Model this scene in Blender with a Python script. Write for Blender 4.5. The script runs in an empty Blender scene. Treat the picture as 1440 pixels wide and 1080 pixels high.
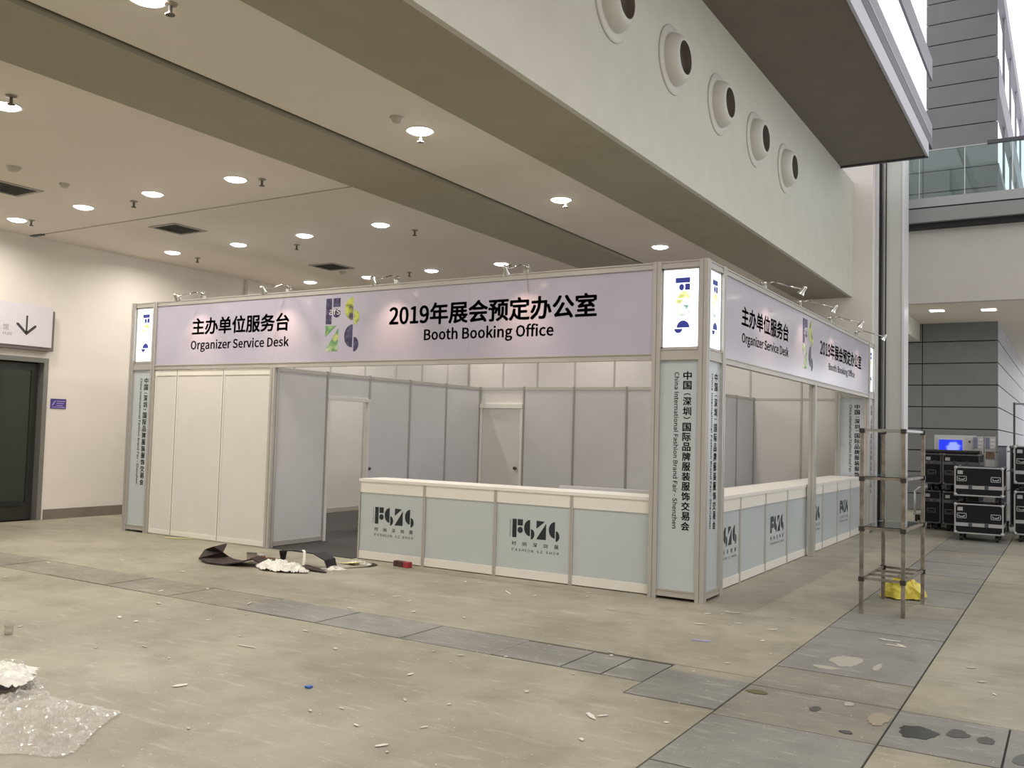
import bpy, bmesh, math, random
from mathutils import Vector, Matrix, noise

random.seed(7)
sc = bpy.context.scene
COL = sc.collection
PI = math.pi

# ------------------------------------------------------------------ camera
cam_data = bpy.data.cameras.new('camera')
cam_data.sensor_fit = 'HORIZONTAL'
cam_data.sensor_width = 36.0
cam_data.lens = 1283.9 / 1440 * 36.0
cam_data.clip_end = 400
cam = bpy.data.objects.new('camera', cam_data)
COL.objects.link(cam)
CR = Vector((0.8519089, 0.5229956, 0.0269609))
CU = Vector((0.0042271, -0.0583482, 0.9982873))
CF = Vector((-0.5236730, 0.8503359, 0.0519181))
cam.matrix_world = Matrix(((CR.x, CU.x, -CF.x, 3.14781), (CR.y, CU.y, -CF.y, -8.76366),
                           (CR.z, CU.z, -CF.z, 1.63934), (0, 0, 0, 1)))
sc.camera = cam

# ------------------------------------------------------------------ view, world, large lights
sc.view_settings.view_transform = 'Standard'
sc.view_settings.look = 'None'
sc.view_settings.gamma = 1.0
sc.view_settings.use_curve_mapping = False
sc.view_settings.exposure = 0.0

world = bpy.data.worlds.new('sky')
sc.world = world
world.use_nodes = True
bg = world.node_tree.nodes['Background']
bg.inputs['Color'].default_value = (0.94, 0.95, 0.98, 1)
bg.inputs['Strength'].default_value = 1.6


def area(name, loc, size, power, color, rot=(0, 0, 0), size_y=None, spread=None):
    d = bpy.data.lights.new(name, 'AREA')
    d.shape = 'RECTANGLE'
    d.size = size
    d.size_y = size_y or size
    d.energy = power
    d.color = color
    if spread: d.spread = spread
    o = bpy.data.objects.new(name, d)
    COL.objects.link(o)
    o.location = loc
    o.rotation_euler = rot
    return o


# unseen area light added for atrium skylight and lamps, above and behind the camera
area('atrium_fill_light', (5.2, -8.5, 13.4), 3.5, 900, (1.0, 0.97, 0.95), size_y=7)

# ------------------------------------------------------------------ materials
MATS = {}


def mat(name, color, rough=0.6, metal=0.0, var=0.0, vscale=3.0, bump=0.0, bscale=60.0, coat=0.0, emit=0.0,
        ecol=None, trans=0.0, alpha=1.0, spec=0.5, streak=None):
    if name in MATS: return MATS[name]
    m = bpy.data.materials.new(name)
    m.use_nodes = True
    nt = m.node_tree
    b = nt.nodes['Principled BSDF']
    c = (color[0], color[1], color[2], 1)
    b.inputs['Base Color'].default_value = c
    b.inputs['Roughness'].default_value = rough
    b.inputs['Metallic'].default_value = metal
    b.inputs['Specular IOR Level'].default_value = spec
    if coat:
        b.inputs['Coat Weight'].default_value = coat
        b.inputs['Coat Roughness'].default_value = 0.18
    if trans: b.inputs['Transmission Weight'].default_value = trans
    if alpha < 1: b.inputs['Alpha'].default_value = alpha
    if emit:
        b.inputs['Emission Color'].default_value = tuple(ecol or color) + (1,)
        b.inputs['Emission Strength'].default_value = emit
    tc = None
    if var or bump:
        tc = nt.nodes.new('ShaderNodeTexCoord')
    if var:
        n = nt.nodes.new('ShaderNodeTexNoise')
        n.inputs['Scale'].default_value = vscale
        n.inputs['Detail'].default_value = 5
        src = tc.outputs['Object']
        if streak:
            mp = nt.nodes.new('ShaderNodeMapping')
            mp.inputs['Scale'].default_value = streak
            nt.links.new(src, mp.inputs['Vector']); src = mp.outputs['Vector']
        nt.links.new(src, n.inputs['Vector'])
        r = nt.nodes.new('ShaderNodeMapRange')
        r.inputs['From Min'].default_value = 0.3
        r.inputs['From Max'].default_value = 0.7
        r.inputs['To Min'].default_value = 1 - var
        r.inputs['To Max'].default_value = 1 + var
        nt.links.new(n.outputs['Fac'], r.inputs['Value'])
        mx = nt.nodes.new('ShaderNodeVectorMath'); mx.operation = 'SCALE'
        mx.inputs[0].default_value = color[:3]
        nt.links.new(r.outputs['Result'], mx.inputs['Scale'])
        nt.links.new(mx.outputs['Vector'], b.inputs['Base Color'])
    if bump:
        n2 = nt.nodes.new('ShaderNodeTexNoise')
        n2.inputs['Scale'].default_value = bscale
        nt.links.new(tc.outputs['Object'], n2.inputs['Vector'])
        bp = nt.nodes.new('ShaderNodeBump')
        bp.inputs['Strength'].default_value = bump
        bp.inputs['Distance'].default_value = 0.02
        nt.links.new(n2.outputs['Fac'], bp.inputs['Height'])
        nt.links.new(bp.outputs['Normal'], b.inputs['Normal'])
    MATS[name] = m
    return m


def floor_mat(name, c0, c1, speck=(0.55, 0.54, 0.5), stain=(0.2, 0.19, 0.16), speck_amt=0.5, rough=0.5):
    """worn concrete / plate: mottled, scuffed, dotted with dried paint; world coordinates"""
    m = bpy.data.materials.new(name); m.use_nodes = True
    nt = m.node_tree; N = nt.nodes.new; L = nt.links.new
    b = nt.nodes['Principled BSDF']
    geo = N('ShaderNodeNewGeometry')
    def noise(scale, detail=6, sx=1, sy=1, rough_=0.6, off=0):
        mp = N('ShaderNodeMapping'); mp.inputs['Scale'].default_value = (sx, sy, 1)
        mp.inputs['Location'].default_value = (off, off * 1.7, 0)
        L(geo.outputs['Position'], mp.inputs['Vector'])
        n = N('ShaderNodeTexNoise'); n.inputs['Scale'].default_value = scale
        n.inputs['Detail'].default_value = detail; n.inputs['Roughness'].default_value = rough_
        L(mp.outputs['Vector'], n.inputs['Vector']); return n.outputs['Fac']
    def ramp(fac, a, bb):
        r = N('ShaderNodeMapRange'); r.clamp = True
        r.inputs['From Min'].default_value = a; r.inputs['From Max'].default_value = bb
        L(fac, r.inputs['Value']); return r.outputs['Result']
    def mix(fac, A, B):
        x = N('ShaderNodeMix'); x.data_type = 'RGBA'
        L(fac, x.inputs['Factor'])
        if isinstance(A, tuple): x.inputs['A'].default_value = A + (1,)
        else: L(A, x.inputs['A'])
        if isinstance(B, tuple): x.inputs['B'].default_value = B + (1,)
        else: L(B, x.inputs['B'])
        return x.outputs['Result']
    def mul(a, k):
        x = N('ShaderNodeMath'); x.operation = 'MULTIPLY'
        L(a, x.inputs[0])
        if isinstance(k, float): x.inputs[1].default_value = k
        else: L(k, x.inputs[1])
        return x.outputs['Value']
    base = mix(ramp(noise(0.55, 7), 0.36, 0.64), c0, c1)
    base = mix(mul(ramp(noise(2.7, 8, off=3), 0.48, 0.72), 0.5), base, stain)
    base = mix(mul(ramp(noise(1.1, 9, sx=.6, sy=1.5, off=23), 0.55, 0.7), 0.4), base, stain)
    base = mix(mul(ramp(noise(9, 8, sx=.35, sy=1.6, off=9), 0.56, 0.72), 0.45), base, speck)
    base = mix(mul(ramp(noise(30, 5, off=5), 0.66, 0.70), speck_amt), base, speck)
    base = mix(mul(ramp(noise(6.0, 9, rough_=0.75, off=15), 0.64, 0.67), speck_amt * 0.9), base, speck)
    base = mix(mul(ramp(noise(13, 6, sx=.5, sy=1.2, rough_=.8, off=41), 0.665, 0.68), 0.75), base, (0.62, 0.60, 0.54))
    base = mix(mul(ramp(noise(45, 2, off=31), 0.70, 0.72), 0.8), base, (0.75, 0.74, 0.70))
    L(base, b.inputs['Base Color'])
    rr = N('ShaderNodeMapRange'); L(noise(1.8, 5, off=7), rr.inputs['Value'])
    rr.inputs['To Min'].default_value = rough - 0.16; rr.inputs['To Max'].default_value = rough + 0.16
    L(rr.outputs['Result'], b.inputs['Roughness'])
    bp = N('ShaderNodeBump'); bp.inputs['Strength'].default_value = 0.25; bp.inputs['Distance'].default_value = 0.004
    L(noise(35, 6), bp.inputs['Height']); L(bp.outputs['Normal'], b.inputs['Normal'])
    MATS[name] = m
    return m


CONC = floor_mat('worn_concrete', (0.268, 0.250, 0.187), (0.395, 0.370, 0.288), stain=(0.185, 0.17, 0.12))
PLATE = floor_mat('worn_plate', (0.200, 0.197, 0.180), (0.295, 0.290, 0.265), stain=(0.14, 0.137, 0.12), speck_amt=0.4)
PLATE2 = floor_mat('worn_plate_brown', (0.215, 0.200, 0.160), (0.305, 0.283, 0.230), stain=(0.14, 0.12, 0.10), speck_amt=0.4)
JOINT = mat('joint_dirt', (0.045, 0.042, 0.036), 0.9)
WALLW = mat('white_wall_paint', (0.77, 0.725, 0.675), 0.65, var=0.03, vscale=1.2)
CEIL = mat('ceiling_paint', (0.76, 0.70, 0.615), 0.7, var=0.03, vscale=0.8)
SOFF = mat('olive_soffit', (0.345, 0.32, 0.235), 0.7, var=0.04)  # beam and bulkhead soffits: darker, more olive tone than the ceiling
BULK = mat('bulkhead_paint', (0.575, 0.57, 0.50), 0.6, var=0.03)
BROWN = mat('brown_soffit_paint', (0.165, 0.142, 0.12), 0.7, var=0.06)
FASC = mat('pale_grey_fascia', (0.50, 0.50, 0.56), 0.5)
DARKG = mat('dark_grey_steel', (0.06, 0.06, 0.075), 0.5)
GREYB = mat('grey_beam_paint', (0.22, 0.22, 0.26), 0.5)
CLAD = mat('grey_cladding', (0.15, 0.155, 0.155), 0.42, var=0.05, coat=0.05)
CLADS = mat('grey_cladding_painted_sheen', (0.30, 0.30, 0.33), 0.45, var=0.05)  # tower side: bright window reflections put into a paler base colour
BLACK = mat('black_gap', (0.012, 0.012, 0.013), 0.7)
ALU = mat('aluminium', (0.50, 0.485, 0.455), 0.42, metal=0.35, var=0.03)
ALUD = mat('aluminium_dark', (0.36, 0.345, 0.33), 0.45, metal=0.4)
PANEL = mat('booth_panel_grey', (0.60, 0.60, 0.615), 0.5, var=0.02)
PANELW = mat('booth_panel_white', (0.69, 0.675, 0.645), 0.45, var=0.02)
CREAM = mat('cream_laminate', (0.80, 0.78, 0.72), 0.4)
BLUEP = mat('pale_blue_panel', (0.51, 0.56, 0.575), 0.35, var=0.02, coat=0.2)
POST = mat('pale_poster', (0.52, 0.57, 0.60), 0.35, coat=0.3)
BANN = mat('lavender_banner', (0.49, 0.47, 0.585), 0.3, var=0.02, vscale=2, coat=1.0)
INK = mat('black_ink', (0.018, 0.014, 0.016), 0.4, coat=1.0)
INKT = mat('teal_black_ink', (0.012, 0.022, 0.028), 0.4)
CARPET = mat('charcoal_carpet', (0.055, 0.053, 0.052), 0.95, var=0.25, vscale=40, bump=0.3, bscale=300)
CHROME = mat('chrome', (0.62, 0.62, 0.60), 0.18, metal=1.0)
STEEL = mat('rusty_grey_steel', (0.27, 0.24, 0.205), 0.42, metal=0.6, var=0.35, vscale=14)
FRAME = mat('grey_door_metal', (0.25, 0.245, 0.23), 0.4, metal=0.4)
GLASSD = mat('dark_glass', (0.018, 0.026, 0.022), 0.06, coat=1.0)
BASEB = mat('brown_grey_baseboard', (0.20, 0.17, 0.145), 0.4, var=0.1)
EMIT = mat('lamp_glow', (1, 1, 1), emit=14, ecol=(1.0, 0.97, 0.94))
CASEB = mat('black_laminate', (0.008, 0.009, 0.012), 0.5, var=0.2, vscale=10, spec=0.25)
CASEM = mat('case_aluminium', (0.48, 0.48, 0.50), 0.35, metal=0.5)
RUBBER = mat('black_rubber', (0.015, 0.015, 0.016), 0.6)
PAPERW = mat('white_paper', (0.80, 0.79, 0.74), 0.8)
VENTD = mat('vent_dark', (0.10, 0.09, 0.07), 0.6)
NAVY = mat('navy_ink', (0.030, 0.022, 0.075), 0.4, coat=0.4)


def multi_mat(name, cols, scale=4.0, emit=0.0):
    m = bpy.data.materials.new(name); m.use_nodes = True
    nt = m.node_tree; b = nt.nodes['Principled BSDF']
    tc = nt.nodes.new('ShaderNodeTexCoord')
    n = nt.nodes.new('ShaderNodeTexNoise'); n.inputs['Scale'].default_value = scale; n.inputs['Detail'].default_value = 6
    r = nt.nodes.new('ShaderNodeValToRGB')
    el = r.color_ramp.elements
    el[0].position = 0.34; el[0].color = cols[0] + (1,)
    el[1].position = 0.66; el[1].color = cols[-1] + (1,)
    for i, c in enumerate(cols[1:-1]):
        e = el.new(0.34 + 0.32 * (i + 1) / (len(cols) - 1)); e.color = c + (1,)
    nt.links.new(tc.outputs['Object'], n.inputs['Vector'])
    nt.links.new(n.outputs['Fac'], r.inputs['Fac'])
    nt.links.new(r.outputs['Color'], b.inputs['Base Color'])
    b.inputs['Roughness'].default_value = 0.4
    if emit:
        nt.links.new(r.outputs['Color'], b.inputs['Emission Color'])
        b.inputs['Emission Strength'].default_value = emit
    MATS[name] = m
    return m


LEAFY = multi_mat('leaf_print', [(0.05, 0.04, 0.10), (0.30, 0.34, 0.05), (0.62, 0.66, 0.12), (0.25, 0.40, 0.12)], 9)
LEAFG = multi_mat('green_print', [(0.60, 0.66, 0.52), (0.28, 0.45, 0.18), (0.08, 0.26, 0.12), (0.55, 0.60, 0.20)], 7)
NAVYP = multi_mat('navy_print', [(0.02, 0.018, 0.05), (0.05, 0.04, 0.13), (0.10, 0.09, 0.2)], 20)
LBW = mat('lightbox_white', (0.8, 0.9, 1.0), 0.4, emit=1.35, ecol=(0.86, 0.94, 1.0))
LBN = mat('lightbox_navy', (0.02, 0.03, 0.2), 0.4, emit=0.6, ecol=(0.03, 0.04, 0.25))
LBY = multi_mat('lightbox_leaf', [(0.35, 0.42, 0.15), (0.62, 0.66, 0.25), (0.85, 0.87, 0.62)], 18, emit=0.7)
LBG = multi_mat('lightbox_green', [(0.55, 0.75, 0.62), (0.75, 0.88, 0.80), (0.18, 0.32, 0.30)], 14, emit=0.7)


# ------------------------------------------------------------------ mesh helpers
class MB:
    def __init__(s):
        s.bm = bmesh.new()

    def box(s, x0, x1, y0, y1, z0, z1, bevel=0.0):
        if x1 < x0: x0, x1 = x1, x0
        if y1 < y0: y0, y1 = y1, y0
        if z1 < z0: z0, z1 = z1, z0
        r = bmesh.ops.create_cube(s.bm, size=1)
        M = Matrix.Translation(((x0 + x1) / 2, (y0 + y1) / 2, (z0 + z1) / 2)) @ Matrix.Diagonal((x1 - x0, y1 - y0, z1 - z0, 1))
        bmesh.ops.transform(s.bm, matrix=M, verts=r['verts'])
        if bevel:
            ed = set()
            for v in r['verts']: ed.update(v.link_edges)
            bmesh.ops.bevel(s.bm, geom=list(ed), offset=bevel, segments=2, profile=0.5, affect='EDGES')
        return s

    def cyl(s, p0, p1, r0, r1=None, n=16, cap=True):
        p0 = Vector(p0); p1 = Vector(p1)
        d = p1 - p0
        r1 = r0 if r1 is None else r1
        r = bmesh.ops.create_cone(s.bm, cap_ends=cap, segments=n, radius1=r0, radius2=r1, depth=d.length)
        q = Vector((0, 0, 1)).rotation_difference(d.normalized())
        M = Matrix.Translation((p0 + p1) / 2) @ q.to_matrix().to_4x4()
        bmesh.ops.transform(s.bm, matrix=M, verts=r['verts'])
        return s

    def tube(s, pts, r, n=8):
        for a, b in zip(pts[:-1], pts[1:]): s.cyl(a, b, r, n=n)
        for p in pts[1:-1]: s.sphere(p, r, 8)
        return s

    def sphere(s, c, r, n=12, sc_=(1, 1, 1)):
        q = bmesh.ops.create_uvsphere(s.bm, u_segments=n, v_segments=max(6, n // 2), radius=r)
        bmesh.ops.transform(s.bm, matrix=Matrix.Translation(c) @ Matrix.Diagonal(tuple(sc_) + (1,)), verts=q['verts'])
        return s

    def lathe(s, prof, axis_o, axis_d, n=32):
        """prof: [(radius, along)]"""
        o = Vector(axis_o); d = Vector(axis_d).normalized()
        q = Vector((0, 0, 1)).rotation_difference(d).to_matrix()
        rings = []
        for r, t in prof:
            rings.append([s.bm.verts.new(o + q @ Vector((r * math.cos(2 * PI * i / n), r * math.sin(2 * PI * i / n), t))) for i in range(n)])
        for a, b in zip(rings[:-1], rings[1:]):
            for i in range(n):
                s.bm.faces.new((a[i], a[(i + 1) % n], b[(i + 1) % n], b[i]))
        return s

    def prism(s, pts, c, r, u, nrm, depth):
        """polygon pts (2D) placed at c with axes r,u; extruded along nrm"""
        c = Vector(c); r = Vector(r); u = Vector(u); nrm = Vector(nrm)
        lo = [s.bm.verts.new(c + r * a + u * b) for a, b in pts]
        hi = [s.bm.verts.new(c + r * a + u * b + nrm * depth) for a, b in pts]
        k = len(pts)
        s.bm.faces.new(hi); s.bm.faces.new(lo[::-1])
        for i in range(k):
            s.bm.faces.new((lo[i], lo[(i + 1) % k], hi[(i + 1) % k], hi[i]))
        return s

    def build(s, name, m, parent=None, smooth=False, recalc=True):
        if recalc: bmesh.ops.recalc_face_normals(s.bm, faces=s.bm.faces)
        me = bpy.data.meshes.new(name)
        s.bm.to_mesh(me); s.bm.free()
        me.materials.append(m)
        if smooth:
            for p in me.polygons: p.use_smooth = True
        o = bpy.data.objects.new(name, me)
        COL.objects.link(o)
        if parent: o.parent = parent
        return o


def box(name, m, dims, parent=None, bevel=0.0):
    return MB().box(*dims, bevel=bevel).build(name, m, parent)


def thing(name, label, cat, group=None, loc=(0, 0, 0)):
    o = bpy.data.objects.new(name, None)
    o.empty_display_size = 0.1
    COL.objects.link(o)
    o.location = loc
    tag(o, label, cat, group)
    return o


def tag(o, label, cat, group=None, kind=None):
    o['label'] = label
    o['category'] = cat
    if group: o['group'] = group
    if kind: o['kind'] = kind
    return o


def struct(name, m, dims=None, label=None, cat=None, mb=None):
    if dims is not None: o = box(name, m, dims)
    elif mb is not None: o = mb.build(name, m)
    else:
        o = bpy.data.objects.new(name, None); COL.objects.link(o)
    o['kind'] = 'structure'
    if label: o['label'] = label
    if cat: o['category'] = cat
    return o


def copy_tree(o, loc=None, label=None, group=None, parent=None):
    c = o.copy(); COL.objects.link(c)
    c.parent = parent
    if parent is None:
        if loc is not None: c.location = loc
        if label: c['label'] = label
        if group: c['group'] = group
    for ch in list(o.children):
        copy_tree(ch, parent=c)
    return c


# text ------------------------------------------------------------------
_tc = {}
FONT = None
try:        # the plain sans that ships with Blender
    FONT = bpy.data.fonts.load(bpy.utils.resource_path('LOCAL') + '/datafiles/fonts/Noto Sans CJK Regular.woff2')
except Exception:
    FONT = None


def text_verts(body):
    key = body
    if key in _tc: return _tc[key]
    cu = bpy.data.curves.new('t', 'FONT')
    cu.body = body
    cu.size = 1.0
    if FONT is not None: cu.font = FONT
    cu.resolution_u = 2 if len(body) > 12 else 3
    o = bpy.data.objects.new('t', cu)
    COL.objects.link(o)
    dg = bpy.context.evaluated_depsgraph_get()
    me = bpy.data.meshes.new_from_object(o.evaluated_get(dg))
    vs = [v.co.copy() for v in me.vertices]
    fs = [tuple(p.vertices) for p in me.polygons]
    bpy.data.objects.remove(o); bpy.data.curves.remove(cu); bpy.data.meshes.remove(me)
    _tc[key] = (vs, fs)
    return vs, fs


class Letters:
    """collects flat lettering on a plane: c origin, r right, u up, n outward"""
    def __init__(s, c, r, u, n):
        s.c = Vector(c); s.r = Vector(r); s.u = Vector(u); s.n = Vector(n); s.V = []; s.F = []

    def add(s, body, x0, x1, y0, y1, bold=0.0, rot=0):
        vs, fs = text_verts(body)
        if not vs: return s
        ax = min(v.x for v in vs); bx = max(v.x for v in vs); ay = min(v.y for v in vs); by = max(v.y for v in vs)
        rad = bold * (x1 - x0 if rot else y1 - y0)
        sh = [(0, 0)] if not bold else [(rad * math.cos(q), rad * math.sin(q)) for q in (PI / 4, 3 * PI / 4, 5 * PI / 4, 7 * PI / 4, 0, PI)]
        for (dx, dy) in sh:
            k = len(s.V)
            for v in vs:
                a = (v.x - ax) / max(bx - ax, 1e-6); b = (v.y - ay) / max(by - ay, 1e-6)
                if rot: a, b = b, 1 - a          # turned a quarter clockwise
                s.V.append(s.c + s.r * (x0 + a * (x1 - x0) + dx) + s.u * (y0 + b * (y1 - y0) + dy) + s.n * 0.0015)
            s.F += [tuple(i + k for i in f) for f in fs]
        return s

    def column(s, chars, x0, x1, ytop, ybot, bold=0.0):
        """upright characters one under another; brackets turned"""
        w = [0.62 if ch in '（）' else 1.0 for ch in chars]
        t = sum(w); y = ytop
        for ch, k in zip(chars, w):
            h = (ytop - ybot) * k / t
            if ch in '（）':
                s.add(ch, x0 + (x1 - x0) * .1, x1 - (x1 - x0) * .1, y - h * (.80 if ch == '（' else .45), y - h * (.52 if ch == '（' else .12), bold, rot=1)
            elif ch != ' ':
                s.add(ch, x0, x1, y - h * .92, y - h * .08, bold)
            y -= h
        return s

    def build(s, name, m, parent):
        me = bpy.data.meshes.new(name)
        me.from_pydata([tuple(v) for v in s.V], [], s.F)
        me.materials.append(m)
        o = bpy.data.objects.new(name, me); COL.objects.link(o); o.parent = parent
        return o


def arc(cx, cy, r, a0, a1, n=14, sx=1.0):
    return [(cx + r * sx * math.cos(math.radians(a0 + (a1 - a0) * i / n)), cy + r * math.sin(math.radians(a0 + (a1 - a0) * i / n))) for i in range(n + 1)]


def glyph(ch):
    """block letters in a unit-high cell; returns list of polygons"""
    if ch == 'F':
        return [[(0, 0), (.27, 0), (.27, 1), (0, 1)], [(.33, .66), (.66, .66), (.66, 1), (.33, 1)], arc(.50, .42, .17, 0, 360, 20)[:-1]]
    if ch == 'S':
        return [arc(.42, .56, .44, 90, 270, 14, .85), [(.48, -.04)] + arc(.48, .24, .28, -90, 90, 12, .8)[0:]]
    if ch == 'Z':
        return [[(.0, .56), (.0, 1), (.52, .97)], [(0, 0), (.60, 0), (.60, .88)]]


def logo_row(mb, c, r, u, n, x0, y0, h, text='FSZS', depth=0.0015, step=(0.70, .82, .72, .8)):
    x = x0
    for ch, st in zip(text, step):
        for poly in glyph(ch):
            P = [(x + a * h, y0 + b * h) for a, b in poly]
            mb.prism(P, c, r, u, n, depth)
        x += st * h
    return x


# ================================================================== THE BUILDING
H = 4.57            # hall ceiling
WX = -11.15         # left wall
XB = -0.68          # bulkhead face
HS = 6.94           # underside of upper floor

# ---- floor: dark bed, concrete slabs and trench plates as pieces
floor = struct('floor', JOINT, (-11.5, 9.2, -13.3, 30, -0.06, -0.008))
ax0, ax1 = -2.45, -3.03      # strip A left part (y)
bx0, bx1 = 1.305, 2.235      # strip B (x)
g = 0.006
def slab(name, m, x0, x1, y0, y1, z=0.0):
    return box(name, m, (x0 + g, x1 - g, y0 + g, y1 - g, -0.03, z), floor)
# concrete fields (large pours with saw joints)
slab('concrete_slab', CONC, -11.2, 1.305, -2.45, 15.5)
box('concrete_slab', CONC, (-11.2, 0.70 - g, -13, -3.03 - g, -0.03, 0), floor)
box('concrete_slab', CONC, (0.70 - g, 1.305 - g, -13, -3.34 - g, -0.03, 0), floor)
slab('concrete_slab', CONC, 2.235, 9.1, -2.66, 3.6)
slab('concrete_slab', CONC, 2.235, 9.1, 3.6, 15.5)
slab('concrete_slab', CONC, 2.235, 9.1, -13, -3.42)
slab('concrete_slab', CONC, -11.2, 9.1, 15.5, 29.9)
# strip A plates, running left from the crossing
xs = [0.695, 0.385, 0.075, -0.50, -1.35, -2.25, -3.2, -4.15, -5.1, -6.05, -7.0, -7.95, -8.9, -9.85, -11.2]
for i in range(len(xs) - 1):
    slab('floor_plate', PLATE if i < 6 else PLATE2, xs[i + 1], xs[i], -3.03, -2.45 - (0.04 if i < 3 else 0), 0.002 * (i % 3))
slab('floor_plate', PLATE, 0.70, 1.305, -3.34, -2.62, 0.003)
slab('concrete_slab', CONC, 0.70, 1.305, -2.62, -2.45)
# strip B plates, running away from the camera
ys = [-2.64, -2.03, -0.91, -0.36, 0.56, 1.39, 1.9, 2.5, 3.31, 3.75, 4.4, 5.1, 5.9, 6.7, 7.5, 8.4, 9.3, 10.3, 11.3, 15.5]
for i in range(len(ys) - 1):
    slab('floor_plate', PLATE if i % 4 else PLATE2, bx0, bx1, ys[i], ys[i + 1], 0.002 * (i % 2))
ys = [-2.64, -3.42, -4.35, -5.2, -6.1, -7.0, -8.2, -10, -13]
for i in range(len(ys) - 1):
    slab('floor_plate', PLATE2 if i == 0 else PLATE, bx0, bx1, ys[i + 1], ys[i], 0.001 * (i % 2))
# strip C right of the crossing
for a, b in ((2.235, 2.83), (2.83, 3.8), (3.8, 4.9), (4.9, 6.5), (6.5, 9.1)):
    slab('floor_plate', PLATE, a, b, -3.42, -2.66, 0.001)

# ---- left wall with door opening
wl = struct('wall_left', WALLW, mb=MB()
            .box(WX - .3, WX, -0.055, 10.7, 0, H)
            .box(WX - .3, WX, -13.3, -2.3, 0, H)
            .box(WX - .3, WX, -2.3, -0.055, 2.62, H))
struct('baseboard_left', BASEB, mb=MB().box(WX, WX + .02, 0.0, 10.6, 0, .165).box(WX, WX + .02, -13, -2.36, 0, .165))
# ---- back wall of the hall
struct('wall_back', WALLW, (WX, -0.30, 10.6, 10.85, 0, 8.6))
box('cable_duct', WALLW, (WX, WX + .10, 4.02, 4.12, 4.22, H)); tag(bpy.data.objects['cable_duct'], 'short white cable duct on the left wall under the ceiling', 'duct')
# ---- ceiling (separate fields, open joint between two of them)
ceil = struct('ceiling', CEIL, mb=MB()
              .box(WX, -4.27, -13, -0.475, H, H + .12)
              .box(WX, -4.27, -0.43, 10.6, H, H + .12)
              .box(-3.10, -1.74, -13, 10.6, H, H + .12))
box('joint_backing', BLACK, (WX, -4.27, -0.50, -0.41, H + .05, H + .125), ceil)
box('joint_bracket', DARKG, (WX + .05, WX + .35, -0.50, -0.42, H - .012, H + .02), ceil)
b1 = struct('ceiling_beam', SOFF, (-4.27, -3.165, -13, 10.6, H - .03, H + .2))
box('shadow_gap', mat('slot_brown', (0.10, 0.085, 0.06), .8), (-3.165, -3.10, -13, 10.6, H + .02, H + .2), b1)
# ---- big bulkhead with jet nozzles, upper floor slab over it
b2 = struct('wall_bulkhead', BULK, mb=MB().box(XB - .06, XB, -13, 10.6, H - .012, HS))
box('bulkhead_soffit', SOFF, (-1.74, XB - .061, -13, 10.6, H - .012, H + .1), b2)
box('bulkhead_return', BULK, (-1.74, -1.70, -13, 10.6, H, H + .8), b2)
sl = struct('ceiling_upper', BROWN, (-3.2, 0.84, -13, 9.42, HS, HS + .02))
box('slab_edge_fascia', FASC, (0.84, 0.88, -13, 9.45, HS - .01, 7.21), sl)
box('slab_end', FASC, (-3.2, 0.84, 9.42, 9.45, HS - .01, 7.21), sl)
box('slab_core', FASC, (-11.3, 0.84, -13, 9.42, HS + .02, 7.20), sl)
box('edge_strip', DARKG, (-0.68, 0.88, 9.36, 9.42, HS - .03, HS - .01), sl)
for dims, m in (((0.84, 0.885, -13, 9.93, 7.21, 7.40), DARKG), ((0.84, 0.89, -13, 9.5, 7.40, 7.42), FASC),
                ((0.84, 0.88, -13, 9.93, 7.42, 7.68), GREYB), ((0.84, 0.88, -13, 9.93, 8.54, 8.95), GREYB)):
    box('edge_beam', m, dims, sl)
# ---- composite pillar
pil = struct('trim_pillar', mat('pillar_pale', (0.58, 0.59, 0.56), .45), (-0.10, 0.24, 11.0, 11.5, 0, 8.5))
box('pillar_face', mat('pillar_white', (0.72, 0.72, 0.74), .4), (-0.44, -0.24, 10.9, 11.5, 0, 8.5), pil)
box('pillar_channel', ALUD, (-0.155, -0.115, 10.98, 11.4, 0, 8.5), pil)
box('pillar_web', mat('pillar_grey', (0.33, 0.34, 0.35), .4), (-0.20, -0.10, 11.04, 11.45, 0, 8.5), pil)
box('pillar_gap', BLACK, (-0.24, -0.20, 10.97, 11.4, 0, 8.5), pil)
box('pillar_gap', BLACK, (-0.117, -0.10, 10.975, 11.4, 0, 8.5), pil)
box('pillar_edge', mat('pillar_white', (0, 0, 0)), (0.20, 0.245, 10.98, 11.52, 0, 8.5), pil)

# ---- far side: gray clad tower, balcony in front of it
tw = struct('wall_tower', BLACK, mb=MB().box(-1.3, 1.58, 15.56, 15.9, 0, 8.9).box(0.10, 1.58, 15.56, 15.9, 8.9, 14.2)
            .box(1.3, 1.58, 15.56, 30, 0, 6.3))
JZ = [0.0] + [0.405 + k * 0.5275 for k in range(27)]
pj = 0.012
for z0, z1 in zip(JZ[:-1], JZ[1:]):
    if z0 < 8.8:
        box('cladding_panel', CLAD, (-1.3, -0.01, 15.5, 15.55, z0 + pj, z1 - pj), tw)
        box('cladding_panel', CLAD, (0.01, 1.64, 15.5, 15.55, z0 + pj, z1 - pj), tw)
    else:
        box('cladding_panel', CLAD, (0.07, 1.64, 15.5, 15.55, z0 + pj, z1 - pj), tw)
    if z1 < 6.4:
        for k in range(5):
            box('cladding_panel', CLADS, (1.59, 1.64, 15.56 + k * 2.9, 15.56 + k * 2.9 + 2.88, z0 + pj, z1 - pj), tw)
# curtain wall beyond the tower: horizontal bars, sky between
cw = struct('window_1', GREYB, mb=MB())
for z0, z1 in ((6.3, 6.55), (8.2, 8.36), (10.1, 10.9), (13.1, 13.6)):
    box('glazing_bar', GREYB, (1.5, 1.66, 15.56, 30, z0, z1), cw)
for y in (18.5, 21.5, 24.5, 27.5):
    box('mullion', GREYB, (1.56, 1.62, y, y + .06, 6.3, 13.9), cw)

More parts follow.
